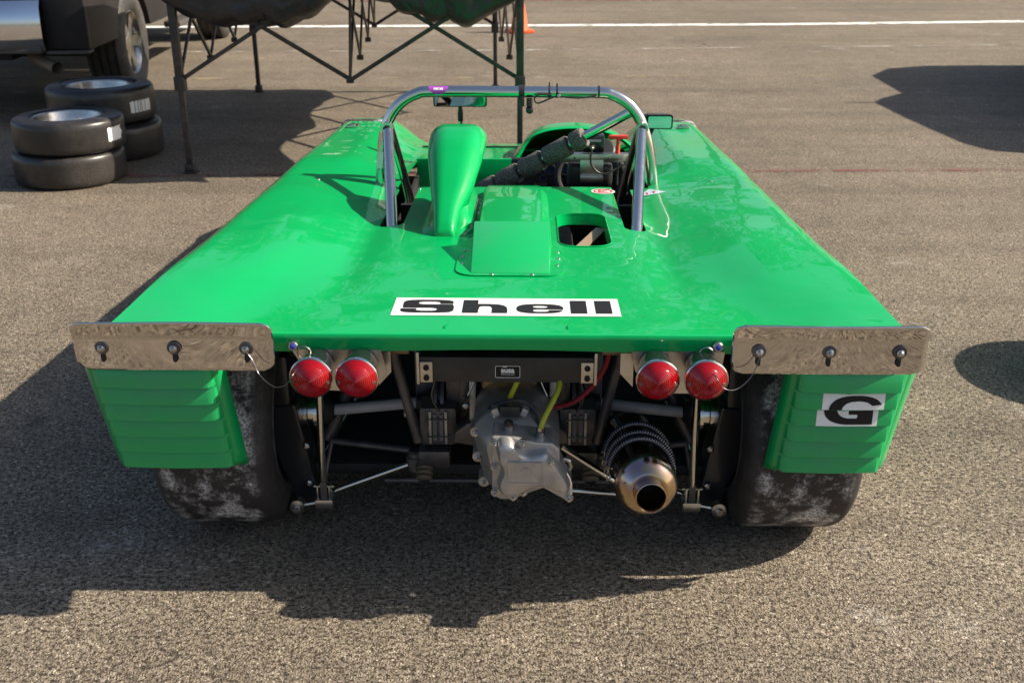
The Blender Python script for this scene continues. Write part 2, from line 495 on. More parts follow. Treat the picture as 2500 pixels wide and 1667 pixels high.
def half_w(Y): return interp([(-.05, .806), (0, .805), (1.36, .775), (2.2, .775), (2.75, .765), (3.15, .66), (3.42, .45)], Y)
def deck_c(Y): return .596 - .035 * Y
def edge_roll(a, w_, rad=.055, drop=.055):
    q = (w_ - a) / rad
    if q >= 1: return 0
    q = max(q, 0); return -drop * (1 - math.sqrt(max(0, 1 - (1 - q) ** 2)))
def deckz(X, Y):
    a = abs(X)
    z = deck_c(Y) + lerp(.022, .036, sstep(0, .45, Y)) * sstep(lerp(.50, .36, sstep(0, .8, Y)), .72, a)
    fade = sstep(.10, .45, Y)
    z -= .010 * math.exp(-((a - .385) / .045) ** 2) * fade
    z += .012 * math.exp(-((a - .58) / .10) ** 2) * math.sin(min(1, max(0, Y / 1.3)) * PI)
    z -= .006 * (1 - sstep(0, .10, Y)) * 0
    dent = sstep(.40, .52, a) * (1 - sstep(.72, .80, a)) * sstep(.02, .2, Y)
    z += dent * (.0055 if X > 0 else .0035) * noise.noise(Vector((X * 5.0, Y * 3.4, 1.7)))
    z += .0012 * noise.noise(Vector((X * 3.0, Y * 3.0, 7.7))) * sstep(.02, .2, Y)
    rd = lerp(.020, .055, sstep(0, .7, Y))
    return z + edge_roll(a, half_w(Y), rd, rd)
def front_c(Y): return interp([(1.3, .550), (1.7, .515), (2.05, .478), (2.4, .448), (2.75, .39), (3.1, .29), (3.45, .18)], Y)
def front_f(Y): return interp([(1.3, .590), (1.7, .572), (2.1, .545), (2.5, .526), (2.68, .515), (2.9, .47), (3.15, .36), (3.45, .19)], Y)
def frontz(X, Y):
    a = abs(X)
    z = lerp(front_c(Y), front_f(Y), sstep(.38, .60, a)) + edge_roll(a, half_w(Y), .06, .06)
    return lerp(deckz(X, Y), z, sstep(1.37, 1.75, Y))

def zlow(Y):
    z = .15
    for yc, rr in ((.33, .30), (2.60, .285)):
        dy = abs(Y - yc)
        if dy < rr: z = max(z, .26 + math.sqrt(rr * rr - dy * dy))
    if Y < .045: z = .42
    return z

def body_section(Y, zf, nx=64):
    w_ = half_w(Y); out = []
    ze = zf(w_, Y); lo = min(zlow(Y), ze - .03)
    m = 6
    for k in range(m):
        t = k / m; z = lerp(lo, ze, t)
        out.append((-(w_ - .035 * (1 - t) ** 2), Y, z))
    for k in range(nx + 1):
        t = k / nx; s_ = -math.cos(PI * t)
        s_ = lerp(s_, 2 * t - 1, .72)
        out.append((w_ * s_, Y, zf(w_ * s_, Y)))
    for k in range(m - 1, -1, -1):
        t = k / m; z = lerp(lo, ze, t)
        out.append((w_ - .035 * (1 - t) ** 2, Y, z))
    return out

# rear deck: lofted skin, tail lip turned down, holes cut through
g = B()
ys = [0.0, .004, .012, .025, .045] + [.07 + k * .03 for k in range(43)] + [1.365]
secs = []
lip = [(-.0, -.037), (-.001, -.02), (0.0, -.009), (.003, -.0035)]
secs = [body_section(y, deckz) for y in ys]
first = secs[0]
mside = 6
def lipsec(dz, dy):
    s_ = []
    for i, (x, y, z) in enumerate(first):
        e = .006 * math.sin(max(0, 1 - abs(x) / .3) * PI / 2) if dz < -.03 else 0
        if i < mside or i >= len(first) - mside: s_.append((x, y + dy, min(z, first[mside][2] + dz) if False else z))
        else: s_.append((x, y + dy, z + dz + e))
    return s_
lips = [lipsec(dz, dy) for dz, dy in ((-.040, .004), (-.022, -.001), (-.010, -.0008), (-.003, -.0002))]
secs[0] = [(x, y + .002, z - .0004) for x, y, z in first]
g.loft(lips + secs, closed=False)
deck = g.obj('rear_deck', M['paint'], car, smooth=40)
deck = bake(deck, [('SOLIDIFY', dict(thickness=.006, offset=-1.0))])
cuts = []
c = B(); c.prism(rrect(.194, .832, .135, .345, .045), .4, .8, 'XY'); cuts.append(cutter(c))
c = B(); c.prism(rrect(-.3355, 1.17, .066, .60, .03), .4, .8, 'XY'); cuts.append(cutter(c))
c = B(); c.prism(rrect(.339, 1.14, .060, .61, .028), .4, .8, 'XY'); cuts.append(cutter(c))
car_inv = None
for cc in cuts:
    cc.parent = car
    deck = bake(deck, [('BOOLEAN', dict(operation='DIFFERENCE', object=cc, solver='EXACT'))])
for cc in cuts: bpy.data.objects.remove(cc)
for p in deck.data.polygons: p.use_smooth = True
deck.data.set_sharp_from_angle(angle=R(40))
# upstand round the deck hole
g = B()
o1 = rrect(.194, .832, .137, .347, .046, 8)
def zd(x, y): return deckz(x, y)
secs = [[(x, y, zd(x, y) + .0015) for x, y in rrect(.194, .832, .142, .352, .048, 8)],
        [(x, y, zd(x, y) + .003) for x, y in o1],
        [(x, y, zd(x, y) - .030) for x, y in rrect(.194, .832, .129, .338, .043, 8)]]
g.loft(secs); g.obj('hole_rim', M['paint'], deck)

# front body with the cockpit opening
YF = [1.3665] + [1.396 + k * .028 for k in range(24)] + [2.068 + k * .045 for k in range(31)]
NX = 96
g = B()
OPL, OPR = -.37, .435
def front_fn(i, j):
    Y = YF[i]; w_ = half_w(Y)
    m = 6; ze = frontz(w_, Y); lo = min(zlow(Y), ze - .03)
    if j < m:
        t = j / m; return (-(w_ - .035 * (1 - t) ** 2), Y, lerp(lo, ze, t))
    if j > m + NX:
        t = (2 * m + NX - j) / m; return (w_ - .035 * (1 - t) ** 2, Y, lerp(lo, ze, t))
    t = (j - m) / NX
    x = w_ * lerp(-math.cos(PI * t), 2 * t - 1, .75)
    return (x, Y, frontz(x, Y))
def inside(i, j):
    p = front_fn(i, j); q = front_fn(i + 1, j + 1)
    x, y = (p[0] + q[0]) / 2, (p[1] + q[1]) / 2
    if not (6 <= j < 6 + NX): return False
    end = 2.03 if x < .02 else 2.36
    return OPL < x < OPR and y < end
g.grid(len(YF), NX + 13, front_fn, inside)
front = g.obj('front_body', M['paint'], car, smooth=40)
front = bake(front, [('SOLIDIFY', dict(thickness=.006, offset=-1.0))])
for p in front.data.polygons: p.use_smooth = True
front.data.set_sharp_from_angle(angle=R(40))
# nose closing panel and sill floor
g = B(); g.box((0, 1.75, .12), (1.30, 2.9, .03), bev=.01); g.obj('floor_pan', M['black_m'], car)

# driver cowl (green arch round the dash)
arch = [(-.02, .470), (.004, .492), (.030, .535), (.065, .562), (.121, .579), (.20, .586), (.27, .584), (.34, .574), (.40, .553), (.445, .520), (.47, .50)]
arch = [(p.x, p.y) for p in catmull([(a, b, 0) for a, b in arch], 4)]
g = B(); secs = []
for k in range(13):
    t = k / 12; Y = 2.13 + .62 * t
    s_ = 1 - sstep(0, 1, t)
    secs.append([(lerp(x, .22 + (x - .22) * .8, t), Y + .06 * abs((x - .22) / .25) ** 2 * (1 - t) * -1, lerp(frontz(x, Y) - .006, max(z, frontz(x, Y) - .004), s_)) for x, z in arch])
inner = [(x + (.22 - x) * .05, y + .012, z - .010) for x, y, z in secs[0]]
inner2 = [(x + (.22 - x) * .03, y + .16, z - .012) for x, y, z in secs[0]]
g.loft([inner2, inner] + [[(x, y - .004, z - .003) for x, y, z in secs[0]]] + secs, closed=False)
g.obj('driver_cowl', M['paint'], car, smooth=50)

# passenger side bulkhead (green) and the little black bracket on it
g = B(); g.box((-.20, 2.028, .43), (.36, .012, .115), bev=.003); g.obj('dash_bulkhead', M['paint'], car)
g = B(); g.box((-.27, 2.017, .455), (.010, .006, .07)); g.prism([(-.255, .485), (-.232, .485), (-.244, .462)], 2.012, 2.02); g.obj('dash_bracket', M['black'], car)

# body catches on the front wings
for sx in (-1, 1):
    x = .675 * sx; z = frontz(x, 2.40)
    g = B(); g.box((x, 2.40, z + .006), (.045, .055, .010), bev=.003); g.box((x, 2.385, z + .013), (.022, .03, .008), bev=.002)
    g.obj('body_catch', M['alu_bright'], car)

# intake scoop
S = [(1.205, .655, .772, -.247, -.078), (1.17, .640, .786, -.250, -.075), (1.11, .620, .786, -.249, -.077), (1.03, .588, .765, -.244, -.085), (.95, .560, .722, -.232, -.101),
     (.90, .545, .690, -.225, -.116), (.86, .545, .662, -.218, -.130), (.815, .545, .634, -.212, -.142), (.775, .545, .606, -.207, -.149), (.752, .545, .580, -.203, -.153)]
g = B(); secs = []
for (Y, z0, z1, x0, x1) in [Vector(v) for v in []] or S:
    cx, cz, wx, wz = (x0 + x1) / 2, (z0 + z1) / 2, x1 - x0, z1 - z0
    r = min(wx, wz) * .36
    pts = rrect(cx, cz, wx, wz, r, 7)
    # pull the lower half in so that the flanks lean under the head
    out = []
    for x, z in pts:
        t = (z - z0) / wz
        k = lerp(.55, 1.0, sstep(0, .8, t)) if Y > .8 else 1
        out.append((cx + (x - cx) * k, Y, z))
    secs.append(out)
fine = []
for a, b in zip(secs[:-1], secs[1:]):
    for k in range(3):
        t = k / 3
        fine.append([tuple(lerp(p[q], r_[q], t) for q in range(3)) for p, r_ in zip(a, b)])
fine.append(secs[-1])
g.loft(fine, True, False, True)
g.loft([[(x, y, z) for x, y, z in fine[0]], [((x + .163) * .93 - .163, y + .004, (z - .712) * .93 + .712) for x, y, z in fine[0]],
        [((x + .163) * .88 - .163, y - .01, (z - .712) * .88 + .712) for x, y, z in fine[0]],
        [((x + .163) * .80 - .163, y - .16, (z - .70) * .7 + .69) for x, y, z in fine[0]]], True, False, True)
scoop = g.obj('intake_scoop', M['paint'], car, smooth=60)
g = B()
secs = []
for (dz, gr) in ((-.012, .030), (.005, .028), (.0085, .024), (.011, .012), (.020, .004), (.045, -.012), (.060, -.030)):
    secs.append([(x + .018 * (dz > .015), y + dz * .6, deckz(x, y) + dz) for x, y in rrect(-.172, .985, .085 + 2 * gr, .40 + 2 * gr, .040 + gr * .6, 6)])
g.loft(secs, True, False, True); g.obj('scoop_base', M['paint'], scoop, smooth=50)

# engine hump and riveted box duct
g = B(); secs = []
for Y, hgt in ((1.30, -.004), (1.285, .010), (1.25, .030), (1.18, .040), (.95, .044), (.66, .046)):
    zb = deck_c(Y)
    hh = max(hgt, -.004)
    secs.append([(-.098, Y, zb - .01), (-.090, Y, zb + hh * .55), (-.082, Y, zb + hh * .93), (-.070, Y, zb + hh), (.070, Y, zb + hh), (.082, Y, zb + hh * .93), (.088, Y, zb + hh * .55), (.112, Y, zb - .01)])
g.loft(secs, False, False, False); g.obj('engine_hump', M['paint'], car, smooth=45)
g = B()
zb, zt = deck_c(.66), deck_c(.66) + .068
zr = deck_c(.405)
V = [(-.092, .70, zb - .01), (.098, .70, zb - .01), (.098, .655, zt), (-.092, .655, zt), (-.090, .41, zr + .004), (.096, .41, zr + .004), (-.100, .655, zb - .01), (.106, .655, zb - .01), (-.091, .41, zr - .01), (.097, .41, zr - .01)]
vs = [g.bm.verts.new(v) for v in V]
for f in ((0, 1, 2, 3), (3, 2, 5, 4), (0, 3, 6), (1, 7, 2), (6, 3, 4, 8), (7, 9, 5, 2), (4, 5, 9, 8)): g.bm.faces.new([vs[i] for i in f])
duct = g.obj('box_duct', M['paint_worn'], car, smooth=20, bev=.003)
fl = rrect(.003, .52, .262, .25, .05, 6)
g = B()
g.loft([[(x, y, deckz(x, y) + .0005) for x, y in fl], [(x, y, deckz(x, y) + .0035) for x, y in fl]], True, False, True)
g.obj('duct_flange', M['paint'], duct, smooth=30)
for x, y in [(-.115, .60), (-.117, .545), (-.115, .485), (.119, .59), (.12, .535), (.115, .475), (-.04, .402), (.055, .402)]:
    g = B(); g.lathe([(.0048, 0), (.0045, .0016), (.003, .003), (.0005, .0036)], (x, y, deckz(x, y) + .003), 'Z', 10, cap1=True)
    g.obj('rivet', M['alu_bright'], duct)

# stickers on the deck
def decal(pts_fn, name, m, parent, cells):
    g = B()
    for (x0, y0, x1, y1) in cells:
        q = [pts_fn(x0, y0), pts_fn(x1, y0), pts_fn(x1, y1), pts_fn(x0, y1)]
        g.bm.faces.new([g.bm.verts.new(p) for p in q])
    return g.obj(name, m, parent, smooth=0, flip=False)
def on_deck(off): return lambda x, y: (x, y, deckz(x, y) + off)
def cells_rect(x0, y0, x1, y1, nx, ny):
    return [(lerp(x0, x1, i / nx), lerp(y0, y1, j / ny), lerp(x0, x1, (i + 1) / nx), lerp(y0, y1, (j + 1) / ny)) for i in range(nx) for j in range(ny)]
def in_rr(u, v, x0, y0, x1, y1, r):
    if not (x0 <= u <= x1 and y0 <= v <= y1): return False
    r = min(r, (x1 - x0) / 2, (y1 - y0) / 2)
    dx = max(x0 + r - u, u - (x1 - r), 0); dy = max(y0 + r - v, v - (y1 - r), 0)
    return dx * dx + dy * dy <= r * r + 1e-9
def in_el(u, v, x0, y0, x1, y1, n=2.6):
    return abs((u - (x0 + x1) / 2) / ((x1 - x0) / 2)) ** n + abs((v - (y0 + y1) / 2) / ((y1 - y0) / 2)) ** n <= 1
def L_S(u, v):
    a = in_el(u, v, .02, .34, .97, 1., 4.2) or in_el(u, v, .03, 0, .99, .66, 4.2)
    if u < .5 and v < .34: a = in_el(u, v, .0, 0, .97, .62, 4.2)
    if in_el(u, v, .31, .64, .72, .86, 2.6) or in_el(u, v, .29, .14, .68, .37, 2.6): return False
    if u > .52 and .64 < v < .69: return False
    if u < .48 and .315 < v < .37: return False
    return a
def L_h(u, v):
    if u < .33: return True
    return in_el(u, v, -.4, -.72, 1., .70, 4.5) and not in_el(u, v, .36, -.54, .66, .52, 5)
def L_e(u, v):
    if not in_el(u, v, 0, 0, 1, .72, 2.8): return False
    if in_el(u, v, .35, .42, .67, .58, 2.6): return False
    if in_el(u, v, .35, .12, .69, .30, 2.6): return False
    if u > .52 and .24 < v < .30: return False
    return True
def L_l(u, v): return True
def runs(fn, x0, y0, wx, wy, rows, cols):
    out = []
    for j in range(rows):
        v = (j + .5) / rows; st = None
        for i in range(cols + 1):
            on = i < cols and 0 <= v <= 1 and fn((i + .5) / cols, v)
            if on and st is None: st = i
            if not on and st is not None:
                out.append((x0 + wx * st / cols, y0 + wy * j / rows, x0 + wx * i / cols, y0 + wy * (j + 1) / rows)); st = None
    return out
SX0, SX1, SY0, SY1 = -.243, .241, .113, .230
sticker = decal(on_deck(.0012), 'name_sticker', M['white'], deck, cells_rect(SX0, SY0, SX1, SY1, 30, 4))
for fn, a, b in ((L_S, .036, .272), (L_h, .308, .506), (L_e, .546, .752), (L_l, .784, .856), (L_l, .893, .965)):
    cells = runs(fn, lerp(SX0, SX1, a), lerp(SY0, SY1, .14), (SX1 - SX0) * (b - a), (SY1 - SY0) * .73, 90, 90)
    decal(on_deck(.0020), 'letter', M['blackvinyl'], deck, cells)
# small lip fins and fasteners along the tail edge
for x in (-.122, .128):
    g = B(); zz0 = deckz(x, .05); g.prism([(.030, zz0 - .002), (.070, zz0 - .002), (.038, zz0 + .0035)], x - .002, x + .002, 'YZ'); g.obj('lip_fin', M['paint'], deck, smooth=0)
for x in (-.62, -.30, .30, .62):
    g = B(); g.lathe([(.0055, 0), (.0050, .0012), (.003, .0018), (.0003, .002)], (x, 1.335, deckz(x, 1.335) + .0002), 'Z', 12); g.obj('deck_fastener', M['alu_bright'], deck)
# round cut-off sticker with an E lying on its back, and the triangle
cx, cy, rx, ry = .334 - .055, 1.30, .037, .036
decal(on_deck(.0012), 'round_sticker', M['white'], deck, runs(lambda u, v: in_el(u, v, 0, 0, 1, 1, 2), cx - rx, cy - ry, 2 * rx, 2 * ry, 40, 40))
decal(on_deck(.0020), 'sticker_print', M['redvinyl'], deck, runs(lambda u, v: (in_el(u, v, .09, .09, .91, .91, 2) and not in_el(u, v, .17, .17, .83, .83, 2)) or (.3 < u < .39 and .3 < v < .72) or (.3 < u < .70 and (.64 < v < .72 or .3 < v < .37)) or (.3 < u < .58 and .48 < v < .54), cx - rx, cy - ry, 2 * rx, 2 * ry, 60, 60))
tri = lambda u, v: abs(u - .5) < (1 - v) * .5
decal(on_deck(.0012), 'triangle_sticker', M['paleblue'], deck, runs(tri, .380, 1.262, .092, .080, 40, 60))
decal(on_deck(.0020), 'sticker_print', M['redvinyl'], deck, runs(lambda u, v: (abs(u - .5) > .25 and v < .9) or (abs(u - .5) - (.5 - v) * .4 < 0 and v > .3 and abs(u - .5) > v * .3 - .15), .412, 1.274, .028, .028, 14, 14))

# roll hoop, rear stays, diagonal bar with foam
hoop_pts = [(-.452, 1.40, .28), (-.440, 1.40, .45), (-.431, 1.40, .551), (-.420, 1.40, .660), (-.408, 1.40, .725), (-.385, 1.40, .775), (-.350, 1.40, .812), (-.305, 1.40, .835), (-.255, 1.40, .842),
            (0, 1.40, .842), (.255, 1.40, .840), (.305, 1.40, .833), (.352, 1.40, .808), (.388, 1.40, .768), (.412, 1.40, .715), (.428, 1.40, .655), (.444, 1.40, .56), (.455, 1.40, .45), (.468, 1.40, .28)]
g = B(); g.tube(catmull(hoop_pts, 5), .0175, 20); hoop = g.obj('roll_hoop', M['chrome'], car, smooth=60)
for sx, top, bot in ((-1, (-.398, 1.372, .735), (-.331, .87, .535)), (1, (.398, 1.372, .737), (.341, .84, .535))):
    t, b_ = Vector(top), Vector(bot); d = (b_ - t).normalized()
    g = B(); g.tube([t, b_ + d * .25], .0165, 20)
    st = g.obj('rear_stay', M['chrome'], car, smooth=60)
    g = B(); g.tube([t + Vector((0, .012, 0)), t + Vector((0, -.022, 0))], .0185, 20); g.obj('stay_clevis', M['chrome'], st, smooth=40)
    g = B(); g.tube([t + Vector((0, -.020, 0)), t + Vector((0, -.028, 0))], .0125, 6); g.obj('bolt', M['black'], st, smooth=20)
for sx in (-1, 1):
    g = B(); g.tube([(sx * .398, 1.415, .730), (sx * .362, 1.53, .50), (sx * .345, 1.60, .35)], .0150, 16); g.obj('front_stay', M['chrome'], car, smooth=60)
p0, p1 = Vector((.376, 1.405, .785)), Vector((-.20, 1.62, .42))
g = B(); g.tube([p0, p1], .0160, 18); diag = g.obj('diagonal_brace', M['chrome'], car, smooth=60)
dv = (p1 - p0)
for (a, b_) in ((.262, .325), (.345, .475), (.495, .610), (.630, .740), (.760, .845)):
    A_, B_ = p0 + dv * a, p0 + dv * b_; ax = (B_ - A_).normalized()
    g = B(); L_ = (B_ - A_).length
    prof = [(.017, 0), (.0320, .0005), (.0332, .0025), (.0332, L_ * .5), (.0332, L_ - .0025), (.0320, L_ - .0005), (.017, L_)]
    g.lathe(prof, A_, ax, 10); g.obj('foam_pad', M['foam'], diag, smooth=38)
for a in (.49, .63, .76):
    A_ = p0 + dv * a
    g = B(); g.box(A_ + Vector((0, -.012, -.032)), (.008, .006, .010), bev=.001); g.obj('tie_clip', M['steel'], diag)
# cable, ties and camera ball on the hoop
def ring(o, x, ang_z=None, r=.0192, wdt=.006, m='black', nm='cable_tie'):
    g = B(); g.lathe([(r - .002, -wdt / 2), (r, -wdt / 2), (r, wdt / 2), (r - .002, wdt / 2)], (x, 1.40, .842), 'X', 18)
    return g.obj(nm, M[m], o, smooth=30)
g = B(); g.lathe([(.017, -.009), (.021, -.009), (.021, .009), (.017, .009)], (.022, 1.40, .842), 'X', 20)
g.box((.024, 1.381, .815), (.014, .010, .030), bev=.002); g.obj('camera_clamp', M['black'], hoop)
g = B(); g.tube([(.047, 1.385, .825), (.047, 1.383, .80)], .010, 10); g.lathe([(.001, -.0125), (.007, -.0105), (.0115, -.006), (.0128, 0), (.0115, .006), (.007, .0105), (.001, .0125)], (.047, 1.383, .789), 'Z', 16)
g.obj('ball_mount', M['black_gloss'], hoop)
for x in (.108, .132, .262): ring(hoop, x)
g = B(); g.box((.108, 1.395, .866), (.004, .004, .014)); g.box((.132, 1.395, .864), (.004, .004, .010)); g.obj('tie_tail', M['black'], hoop)
g = B(); g.tube(catmull([(.255, 1.378, .835), (.20, 1.372, .828), (.14, 1.374, .832), (.125, 1.372, .832), (.095, 1.370, .820), (.072, 1.370, .812), (.062, 1.371, .824), (.075, 1.373, .838), (.115, 1.376, .836)], 6), .0028, 8)
g.obj('cable', M['black'], hoop)
g = B(); g.lathe([(.001, -.001), (.006, 0), (.006, .006), (.004, .009), (.001, .009)], (.137, 1.374, .834), (0, -1, .2), 10); g.obj('cable_connector', M['alu_bright'], hoop)
# purple sticker wrapped on the hoop
g = B()
def hs(i, j):
    x = -.268 + .062 * i / 48; a = R(20 + 92 * j / 32)
    return (x, 1.40 - .0182 * math.sin(a), .842 + .0182 * math.cos(a))
def hsk(i, j):
    return ((i + .5 - 24) / 24) ** 2 + ((j + .5 - 0) / 32) ** 2 > 1.0
g.grid(49, 33, hs, hsk); g.obj('hoop_sticker', M['purple'], hoop)
g = B()
def hs2(i, j):
    x = -.252 + .030 * i / 6; a = R(44 + 22 * j / 4)
    return (x, 1.40 - .0186 * math.sin(a), .842 + .0186 * math.cos(a))
g.grid(7, 5, hs2, lambda i, j: (i == 3 and j in (1, 2)) or (i in (0,) and j == 2)); g.obj('sticker_print', M['white'], hoop)
# black-and-white label strip on the left hoop leg
g = B()
for k, (z0, z1) in enumerate(((.602, .655),)):
    V = []
    for i in range(7):
        a = R(-55 + 70 * i / 6)
        V.append([(lerp(-.421, -.426, t) + .0181 * math.sin(a) * 1 - .0, 1.40 - .0181 * math.cos(a), lerp(z1, z0, t)) for t in (0, 1)])
    for i in range(6): g.bm.faces.new([g.bm.verts.new(p) for p in (V[i][0], V[i + 1][0], V[i + 1][1], V[i][1])])
g.obj('certificate_label', M['white'], hoop)

# mirrors
g = B(); g.prism(rrect(-.206, .718, .196, .046, .009), 1.95, 1.975); mir = g.obj('interior_mirror', M['black'], car, smooth=30, bev=.003)
g = B(); g.prism(rrect(-.206, .718, .184, .036, .007), 1.944, 1.949)
ob = g.obj('mirror_glass', M['glassy'], mir, smooth=0)
g = B(); g.tube([(-.207, 1.99, .44), (-.207, 1.98, .645)], .0085, 12); g.obj('mirror_stalk', M['chrome'], mir, smooth=50)
g = B(); g.tube([(-.207, 1.98, .640), (-.207, 1.975, .670), (-.207, 1.967, .698)], [.011, .0105, .006], 12); g.obj('stalk_joint', M['black'], mir)
g = B(); secs = []
for y, s_ in ((1.90, 1.0), (1.905, 1.05), (1.94, .95), (1.98, .55), (1.995, .2)):
    secs.append([(.518 + (x - .518) * s_ - (y - 1.9) * .2, y, .652 + (z - .652) * s_) for x, z in rrect(.518, .652, .094, .050, .008)])
g.loft(secs, True, False, True); wm = g.obj('wing_mirror', M['black'], car, smooth=40)
g = B(); g.prism(rrect(.518, .652, .084, .042, .006), 1.897, 1.903); ob = g.obj('mirror_glass', M['glassy'], wm, smooth=0)
g = B(); g.tube([(.50, 1.94, .63), (.475, 1.96, .56)], .009, 10); g.obj('mirror_stalk', M['black'], wm)

# cockpit interior
g = B()
g.box((.03, 1.72, .16), (.82, .75, .02)); g.box((-.378, 1.72, .29), (.012, .66, .27)); g.box((.442, 1.75, .30), (.012, .76, .28)); g.box((.03, 2.42, .30), (.85, .012, .30))
tub = g.obj('cockpit_tub', M['black_m'], car, smooth=0)
g = B(); g.box((.03, 1.40, .30), (.80, .02, .36)); g.obj('rear_bulkhead', M['black_m'], car, smooth=0)  # added to block light behind the engine bay
g = B(); g.box((.215, 1.98, .45), (.47, .03, .105), bev=.01); dash = g.obj('dashboard', M['black'], car)
for x, z, r in ((.125, .462, .021), (.185, .468, .026), (.06, .455, .019), (.25, .468, .019), (.10, .428, .014)):
    g = B(); g.lathe([(r * .86, .003), (r * .88, -.006), (r, -.006), (r, .004)], (x, 1.963, z), 'Y', 24); ga = g.obj('gauge', M['alu_bright'], dash)
    g = B(); g.lathe([(r * .86, 0), (.0005, 0)], (x, 1.9625, z), 'Y', 24); g.box((x + r * .2, 1.9605, z + r * .2), (r * .9, .001, .0018), Matrix.Rotation(R(-40), 3, 'Y'))
    g.obj('gauge_face', mat('gauge_face', (.02, .03, .06), .3), dash)
g = B(); g.box((.09, 1.961, .405), (.05, .004, .012)); g.obj('dash_label', M['alu_bright'], dash)
g = B(); g.tube([(.27, 1.83, .47), (.27, 1.99, .44)], .014, 12)
wc, wr = Vector((.27, 1.83, .47)), .12
g.tube([wc + Vector((wr * math.cos(2 * PI * k / 32), -.03 * math.sin(2 * PI * k / 32) * -1, wr * math.sin(2 * PI * k / 32) * .8)) for k in range(32)], .012, 10, closed=True)
for k in range(3):
    a = 2 * PI * k / 3 + .5
    g.tube([wc, wc + Vector((wr * math.cos(a), .03 * math.sin(a), wr * .8 * math.sin(a)))], .006, 6)
g.obj('steering_wheel', M['black_m'], car)
g = B(); secs = []
for Y, z in ((1.45, .43), (1.47, .45), (1.52, .36), (1.62, .22), (1.85, .20)):
    secs.append([(.10, Y, z - .02), (.13, Y, z + .01), (.25, Y, z), (.36, Y, z + .01), (.39, Y, z - .02)])
g.loft(secs, False); g.obj('seat', M['black'], car, smooth=60)
# headrest pad and aluminium cross bar with its switches
g = B(); g.box((.255, 1.63, .525), (.155, .05, .085), bev=.018); g.obj('headrest', M['black'], car, smooth=60)
g = B(); g.box((.238, 1.60, .603), (.335, .030, .004)); g.box((.238, 1.586, .591), (.335, .003, .026)); cb = g.obj('aluminium_cross_bar', M['alu_bright'], car, bev=.001)
g = B(); g.box((.258, 1.583, .550), (.078, .003, .070)); g.box((.258, 1.575, .523), (.078, .02, .018)); g.obj('mount_bracket', M['alu_bright'], cb, bev=.001)
g = B(); g.box((.262, 1.60, .640), (.074, .045, .060), bev=.008); g.obj('camera_box', M['black_gloss'], cb)
g = B(); g.box((.262, 1.5765, .652), (.050, .001, .007)); g.obj('box_print', mat('grey_print', (.35, .36, .40), .4), cb)
g = B(); g.lathe([(.004, 0), (.0085, .002), (.0085, .01), (.005, .013), (.005, .022), (.001, .023)], (.256, 1.578, .632), (0, -1, -.3), 12); g.obj('box_plug', M['steel'], cb)
g = B(); g.tube(catmull([(.256, 1.556, .626), (.252, 1.552, .60), (.258, 1.56, .57), (.285, 1.565, .545), (.315, 1.57, .545), (.345, 1.58, .56), (.395, 1.60, .578)], 6), .0032, 8); g.obj('camera_cable', M['black'], cb)
g = B(); g.box((.345, 1.582, .596), (.090, .010, .022), bev=.001); g.obj('switch_plate', M['alu_bright'], cb)
g = B(); g.tube([(.345, 1.60, .605), (.345, 1.595, .655)], [.0075, .0055], 10); g.prism(rrect(.345, .661, .066, .012, .005), 1.585, 1.603); g.obj('pull_handle', M['red'], cb, bev=.001)
g = B(); g.tube([(.345, 1.59, .59), (.345, 1.585, .50)], .005, 8); g.obj('pull_cable', M['black'], cb)
for x in (.312, .378):
    g = B(); g.lathe([(.005, 0), (.005, .004), (.001, .005)], (x, 1.577, .596), (0, -1, 0), 6); g.obj('bolt', M['steel'], cb)
g = B(); g.lathe([(.0035, 0), (.0035, .001), (.0005, .001)], (.20, 1.5845, .592), (0, -1, 0), 10); g.obj('bar_hole', M['black_m'], cb)
g = B(); g.lathe([(.044, .03), (.044, .05), (.038, .055), (.001, .056)], (.30, 1.72, .565), (0, -.6, .6), 24); g.obj('round_cap', M['black'], car)
g = B(); g.box((.16, 1.66, .598), (.085, .05, .020), Matrix.Rotation(R(-12), 3, 'Y'), bev=.008); g.obj('harness_pad', M['foam'], car)

# strap and hoses under the deck hole
g = B(); g.box((.200, .805, .536), (.30, .030, .003), Matrix.Rotation(R(70), 3, 'Z')); g.obj('tie_strap', mat('brown_strap', (.26, .18, .12), .7), car)
g = B()
for dx in (0, .014, .03): g.tube(catmull([(.10 + dx, 1.0, .42), (.125 + dx, .80, .47), (.165 + dx, .68, .44), (.20 + dx, .5, .40)], 6), .006, 8)
g.obj('engine_hoses', M['black'], car)
g = B(); g.box((0, .92, .32), (.36, .62, .30), bev=.03); g.box((.10, .8, .46), (.10, .3, .05), bev=.02); g.obj('engine_block', M['dark_metal'], car)  # plain engine mass, added to keep the bay dark
g = B(); g.box((0, .95, .115), (1.05, .9, .02)); g.obj('undertray', M['black_m'], car)  # floor sheet added to hold light out from below

